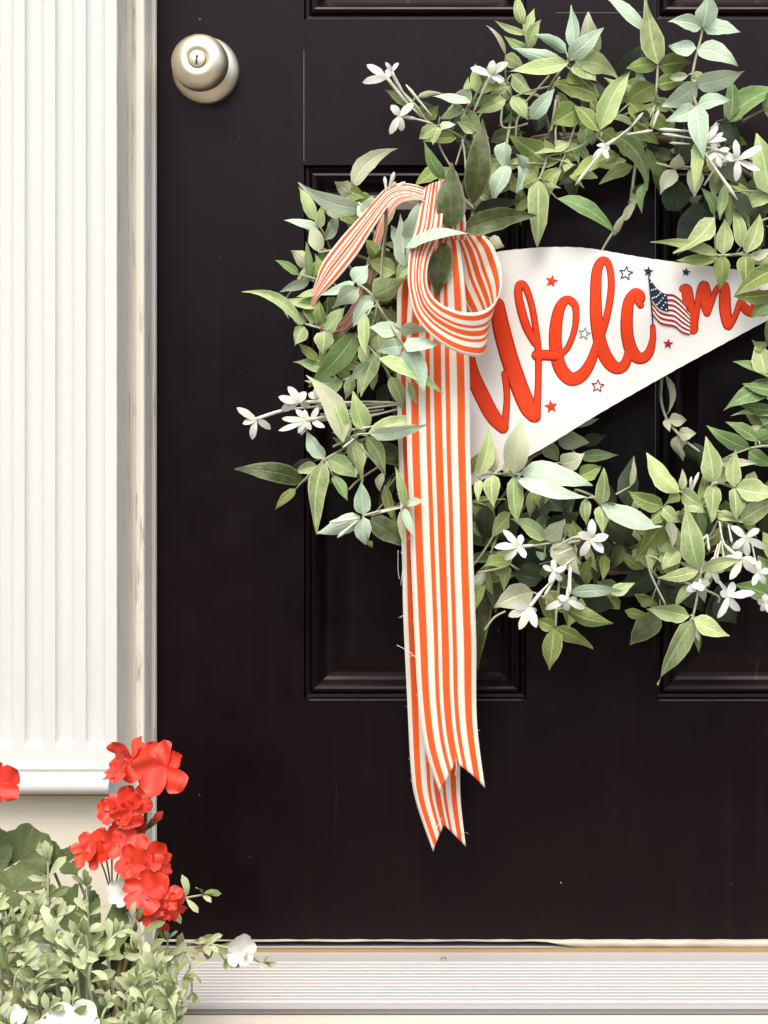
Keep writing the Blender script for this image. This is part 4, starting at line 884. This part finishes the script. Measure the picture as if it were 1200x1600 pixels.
# --- trailing plant: shared spoon-shaped leaf meshes on many sprigs
tr = empty('trailing_plant', (at(120, 0, .33).x, -.33, RZ), 'pale green trailing plant with small spoon leaves and white flowers below the geraniums', 'plant')
r6 = random.Random(41)
SPM = []
for i in range(12):
    g = leaf_geo(Vector((0,0,0)), Vector((0,0,1)), r6.uniform(.27, .39), r6.uniform(-.05, .05), r6.uniform(.03, .12), r6.uniform(.15, .4), 0, 'spoon', .02, r6, 0, 6, r6.uniform(-.3, .3), r6.uniform(0, .25))
    me = bpy.data.meshes.new('leaf'); f_ = face_front(g[0], g[1]); me.from_pydata([tuple(v) for v in g[0]], [], f_)
    ul = me.uv_layers.new(name='UVMap'); fl_ = []
    for p in me.polygons:
        for vi in p.vertices: fl_ += list(g[2][vi])
    ul.data.foreach_set('uv', fl_); me.materials.append(M['spoon_old' if i % 3 == 0 else 'spoon']); me.polygons.foreach_set('use_smooth', [True]*len(me.polygons)); SPM.append((me, g))
NPART = [0]; stuff = MB(); smat = []
def orient(base, dirv, size, spin, facing):
    z = dirv.normalized(); y = -(facing-z*facing.dot(z))
    if y.length < 1e-3: y = z.orthogonal()
    y.normalize(); x = y.cross(z)
    m = Matrix((x, y, z)).transposed()@Matrix.Rotation(spin, 3, 'Z')
    return m.to_4x4(), size
def spoon(parent, base, dirv, size, as_part):
    fac = Vector((r6.uniform(-.6, .5), -1.0, r6.uniform(.0, 1.1))); m, s_ = orient(base, dirv, size, r6.uniform(-.5, .5), fac)
    me, g = r6.choice(SPM)
    if as_part and NPART[0] < 300:
        NPART[0] += 1
        o = bpy.data.objects.new('leaf', me); link(o, base, parent)
        o.matrix_local = Matrix.Translation(base-ORIG[parent.name])@m@Matrix.Scale(s_, 4)
    else:
        smat.extend([1 if SPM.index((me, g)) % 3 == 0 else 0]*len(g[1])); stuff.add([m.to_3x3()@(v*s_)+base for v in g[0]], g[1], g[2])
def tsprig(tip, d, root, n=5, ll=34, as_part=True, dirv=None):
    T = at(*tip, d); Rt = at(*root, d-.03)
    mid = Rt.lerp(T, .55)+Vector((r6.uniform(-.012, .012), -.012, .018))
    path = [Vector(p) for p in catmull([tuple(Rt), tuple(mid), tuple(T)], 8)]
    mb = MB(); mb.tube(path, [0.0016-.0007*i/16 for i in range(17)], 5)
    if as_part and NPART[0] < 300: sp = mb.build('sprig', M['stem'], tr, T)
    else: sp = None; smat.extend([0]*len(mb.f)); stuff.add(mb.v, mb.f, [(0.5, .3)]*len(mb.v))
    U = S*(D-d)/D
    L = (T-Rt).length
    axis = ((T-path[-4]).normalized()+Vector((r6.uniform(-.4, .4), -.75, .25))*(1 if as_part and n < 4 else .5)).normalized()
    sd = axis.cross(Vector((0, -1, 0.2))).normalized(); sd2 = axis.cross(sd)
    for k in range(n):
        back = k*22*U
        # walk back along the path
        i = len(path)-1; acc = 0
        while i > 0 and acc < back: acc += (path[i]-path[i-1]).length; i -= 1
        b = path[i]; ph = r6.uniform(0, 3.1)+k*1.57
        cnt = 4 if k == 0 else 2 if k < 2 else 3
        for q in range(cnt):
            a = ph+2*math.pi*q/cnt; spread = (.55 if k == 0 else .95)+r6.uniform(-.15, .25)
            dv = axis*math.cos(spread)+(sd*math.cos(a)+sd2*math.sin(a))*math.sin(spread)
            if k == 0 and q == 0: dv = axis
            spoon(sp, b, dv, ll*U*r6.uniform(.78, 1.15)*(0.8 if k == 0 else 1), as_part)
# named ones first
for tp, d, rt, n, ll in (((316,1398),.22,(235,1500),3,36),((412,1504),.24,(262,1500),3,26),((352,1500),.24,(262,1490),3,30),((318,1478),.25,(245,1530),3,44),((300,1550),.27,(255,1490),3,26),((75,1345),.26,(90,1640),4,40),((135,1385),.27,(130,1640),4,36),((215,1440),.30,(215,1640),4,38),((5,1405),.28,(20,1640),4,40),((60,1430),.30,(60,1640),4,36),((262,1470),.27,(245,1640),4,34),((285,1530),.30,(260,1640),4,30)):
    tsprig(tp, d, rt, n, ll)
def topy(x): return 1372 if x < 110 else 1415 if x < 190 else 1450 if x < 250 else 1480
# front body of sprigs
for i in range(44):
    x = r6.uniform(-40, 285); y = r6.uniform(topy(x)+35, 1625); d = .27+.14*(y-1330)/280+r6.uniform(-.02, .02)
    if x > 230 and y > 1590: x -= 30
    tsprig((x, y), d, (x*.95+8, y+130), 3, r6.uniform(34, 48), True)
for i in range(52):
    x = r6.uniform(-260, 270); y = r6.uniform(topy(x)+40, 1640); d = r6.uniform(.18, .30)
    tsprig((x, y), d, (x*.95+8, y+150), 4, r6.uniform(28, 40), False)
so = stuff.build('foliage', M['spoon'], tr); so.data.materials.append(M['spoon_old']); so.data.polygons.foreach_set('material_index', smat); tag(so, kind='stuff')
# white trumpet flowers on the trailing plant
def rosette(name, parent, c, n, rr, mat, nrm, width=1.0, cup=.25, r=r6, tilt0=0, petal='petal'):
    """round flower of n broad petals facing nrm"""
    nrm = nrm.normalized(); a = nrm.orthogonal().normalized(); b = nrm.cross(a)
    mb = MB(); mb.tube([c-nrm*rr*.9, c-nrm*rr*.35, c], [rr*.05, rr*.09, rr*.20], 8)
    fl = mb.build(name, M['bud'] if mat == 'white_petal' else M['pedicel'], parent, c)
    for k in range(n):
        g = tilt0+2*math.pi*k/n+r.uniform(-.16, .16); l = rr*r.uniform(.88, 1.1)
        out = (a*math.cos(g)+b*math.sin(g))
        sd = out.cross(nrm); w = l*width*r.uniform(.9, 1.1); vs = []; us = []; fs = []; ph = r.uniform(0, 6)
        nt, nu = 6, 6
        for i in range(nt+1):
            t_ = i/nt; hw = w*.5*(0.16+0.84*math.sin(min(1, t_*1.06)**.8*math.pi*.62)) if t_ < .999 else w*.34
            for j in range(nu+1):
                u = j/nu*2-1
                rad = l*(t_-0.10*u*u*t_*t_)
                up = cup*l*t_*t_*(1 if cup > 0 else 1)+.05*l*math.sin(ph+u*3+t_*4)*t_+.10*l*abs(u)*t_*(1-.4*t_)
                vs.append(c+out*rad+sd*(u*hw)+nrm*up); us.append((j/nu, t_))
        for i in range(nt):
            for j in range(nu): q = i*(nu+1)+j; fs.append((q, q+1, q+nu+2, q+nu+1))
        mesh_obj(petal, vs, fs, M[mat], fl, c, us)
    return fl
for px, py, d, rr, nv in ((374,1484,.25,28,(.5,-.85,.0)),(112,1612,.40,52,(-.1,-.7,.8)),(190,1396,.27,22,(-.4,-1,.2)),(66,1498,.33,24,(.3,-.7,.6)),(25,1592,.40,24,(-.3,-.8,.5)),(150,1336,.24,16,(.2,-.8,.3))):
    rosette('flower', tr, at(px, py, d), 5, rr*S*(D-d)/D, 'white_petal', Vector(nv), .92, .34, r6)

# --- geranium: stems, round leaves, red flower heads
ge = empty('geranium', (at(150, 0, .27).x, -.27, RZ), 'red geranium with ruffled flower heads rising against the door jamb', 'geranium')
r7 = random.Random(77)
def floret(head, x, y, d, rr, nv, hub):
    U = S*(D-d)/D; c = at(x, y, d)
    fl = rosette('floret', ge if head is None else head, c, 5, rr*U, 'red_petal', Vector(nv), 1.12, .22, r7, r7.uniform(0, 1.2))
    return c
def head(hub, hd, florets, stem):
    H = at(*hub, hd); mb = MB()
    st = [at(x, y, dd) for x, y, dd in catmull([(hub[0], hub[1], hd)]+stem, 6)]
    mb.tube(st, [0.0018+.0012*i/len(st) for i in range(len(st))], 7)
    for x, y, d, rr, nv in florets:
        c = at(x, y, d); n_ = Vector(nv).normalized(); b = c-n_*rr*.8*S
        mb.tube([H, H.lerp(b, .5)+Vector((0, 0, .002)), b], [.0008, .0007, .0009], 5)
    hb = mb.build('flower_head', M['pedicel'], ge, H)
    for x, y, d, rr, nv in florets:
        U = S*(D-d)/D; rosette_flat(hb, at(x, y, d), rr*U, Vector(nv))
def rosette_flat(parent, c, rr, nrm):
    """a floret: its five petals in one mesh per petal hang straight off the flower head"""
    nrm = nrm.normalized(); a = nrm.orthogonal().normalized(); b = nrm.cross(a); t0 = r7.uniform(0, 1.25)
    for k in range(5):
        g = t0+2*math.pi*k/5+r7.uniform(-.15, .15); l = rr*r7.uniform(.85, 1.12); out = a*math.cos(g)+b*math.sin(g); sd = out.cross(nrm); w = l*r7.uniform(.72, 1.0)
        nrm = (nrm+Vector((r7.uniform(-.35, .35), r7.uniform(-.2, .2), r7.uniform(-.35, .35)))).normalized()
        vs = []; us = []; fs = []; ph = r7.uniform(0, 6); cup = r7.uniform(-.12, .40); nt, nu = 7, 6
        for i in range(nt+1):
            t_ = i/nt; hw = w*.5*(0.12+0.88*math.sin(min(1, t_**.85)*math.pi*.66))
            if i == nt: hw *= .78
            for j in range(nu+1):
                u = j/nu*2-1; rad = l*(t_-0.12*u*u*t_*t_)
                up = cup*l*t_*t_+.10*l*math.sin(ph+u*3.4+t_*5)*t_+.12*l*abs(u)*t_*(1-.5*t_)
                vs.append(c+out*rad+sd*(u*hw)+nrm*up); us.append((j/nu, t_))
        for i in range(nt):
            for j in range(nu): q = i*(nu+1)+j; fs.append((q, q+1, q+nu+2, q+nu+1))
        mesh_obj('petal', vs, fs, M['red_petal'], parent, c, us)
head((228,1262), .235, [(206,1186,.245,42,(-.25,-1,.35)),(258,1199,.255,42,(.35,-1,.25)),(232,1186,.235,34,(.05,-.9,.7)),(188,1200,.25,28,(-.8,-.7,.2))], [(224,1300,.235),(205,1380,.24),(180,1500,.26),(165,1660,.30)])
head((222,1300), .245, [(188,1258,.26,34,(-.25,-1,.3)),(208,1250,.25,30,(.2,-.8,.7)),(176,1272,.262,26,(-.6,-.8,-.2)),(204,1272,.265,28,(.3,-1,.1))], [(214,1340,.245),(200,1400,.25),(170,1660,.30)])
head((175,1400), .25, [(134,1326,.265,31,(-.5,-.9,.5)),(165,1318,.262,33,(-.1,-1,.5)),(196,1318,.265,31,(.2,-.9,.6)),(228,1338,.275,34,(.3,-1,.35)),(205,1350,.285,30,(-.2,-1,.3)),(248,1352,.27,28,(.7,-.8,.1)),(150,1336,.27,24,(-.4,-.9,.1))], [(185,1440,.25),(190,1500,.26),(180,1660,.30)])
head((215,1440), .265, [(228,1394,.295,36,(-.2,-1,.45)),(254,1404,.29,36,(.4,-.9,.35)),(272,1416,.285,26,(.8,-.7,-.1)),(240,1420,.295,26,(.1,-1,-.2)),(254,1448,.28,12,(.3,-.7,-.8))], [(200,1490,.27),(185,1560,.28),(170,1660,.30)])
head((-40,1290), .24, [(-6,1224,.25,36,(.2,-1,.2)),(-50,1215,.25,40,(-.2,-1,.3)),(-30,1245,.26,34,(0,-1,.1))], [(-40,1400,.24),(-30,1660,.30)])
# closed bud and a hanging petal
mb = MB(); a, b = at(232,1292,.24), at(254,1268,.245); mb.tube([at(218,1318,.24), a.lerp(b, -.3), a], [.0008, .0009, .0016], 6); mb.tube([a, a.lerp(b, .35), a.lerp(b, .6)], [.0022, .0034, .0024], 8)
bd = mb.build('bud', M['pedicel'], ge, a)
mb = MB(); mb.tube([a.lerp(b, .4), a.lerp(b, .7), b], [.0026, .0040, .0012], 8); mb.build('petal', M['red_petal'], bd, b)
g = leaf_geo(at(222,1280,.24), at(216,1306,.243), .011, 0, .05, .2, 0, 'petal', .02, r7); mesh_obj('petal', g[0], g[1], M['red_petal'], ge, None, g[2])
def gleaf(x, y, d, rr, nv, mat='gleaf', rot=None):
    U = S*(D-d)/D; c = at(x, y, d); n_ = Vector(nv).normalized(); a = n_.orthogonal().normalized(); b = n_.cross(a); t0 = r7.uniform(0, 6.28) if rot is None else rot
    vs = [c]; us = [(.5, 0)]; fs = []; NA, NR = 40, 5
    for j in range(1, NR+1):
        for i in range(NA+1):
            g_ = (i/NA)*2*math.pi*.93+.22; q = j/NR
            r_ = rr*U*q*(1+.05*math.sin(g_*7)*q+.035*math.sin(g_*21)*q*q)
            h = rr*U*(.16*q*q+.07*math.sin(g_*7)*q*q)
            vs.append(c+(a*math.cos(g_+t0)+b*math.sin(g_+t0))*r_+n_*h); us.append((.5+.5*math.sin(g_*3.5), q))
    for i in range(NA): fs.append((0, 1+i, 2+i))
    for j in range(NR-1):
        for i in range(NA): k = 1+j*(NA+1)+i; fs.append((k, k+NA+1, k+NA+2, k+1))
    mb = MB(); mb.tube([c, c+Vector((.01, .03, -.05)), at(130, 1660, .30)], [.0014, .0016, .002], 6)
    st = mb.build('leaf_stalk', M['stem'], ge, c); mesh_obj('leaf', vs, fs, M[mat], st, c, us)
for a in ((30,1345,.22,56,(-.1,-.75,.55)),(22,1392,.26,44,(.1,-.55,.8)),(-30,1340,.22,50,(0,-.8,.5)),(30,1488,.31,48,(.2,-.8,.55)),(85,1500,.30,40,(-.2,-.8,.6)),(158,1452,.27,46,(.1,-.8,.5)),(110,1345,.22,22,(.2,-.9,.3)),(75,1340,.21,26,(-.2,-.9,.3)),(180,1490,.26,40,(0,-.9,.3)),(120,1420,.25,36,(.2,-.9,.4)),(210,1560,.27,40,(0,-.9,.4)),(80,1590,.30,44,(0,-.9,.4)),(0,1450,.26,44,(0,-.9,.4)),(140,1550,.28,44,(0,-.9,.4))):
    gleaf(*a)
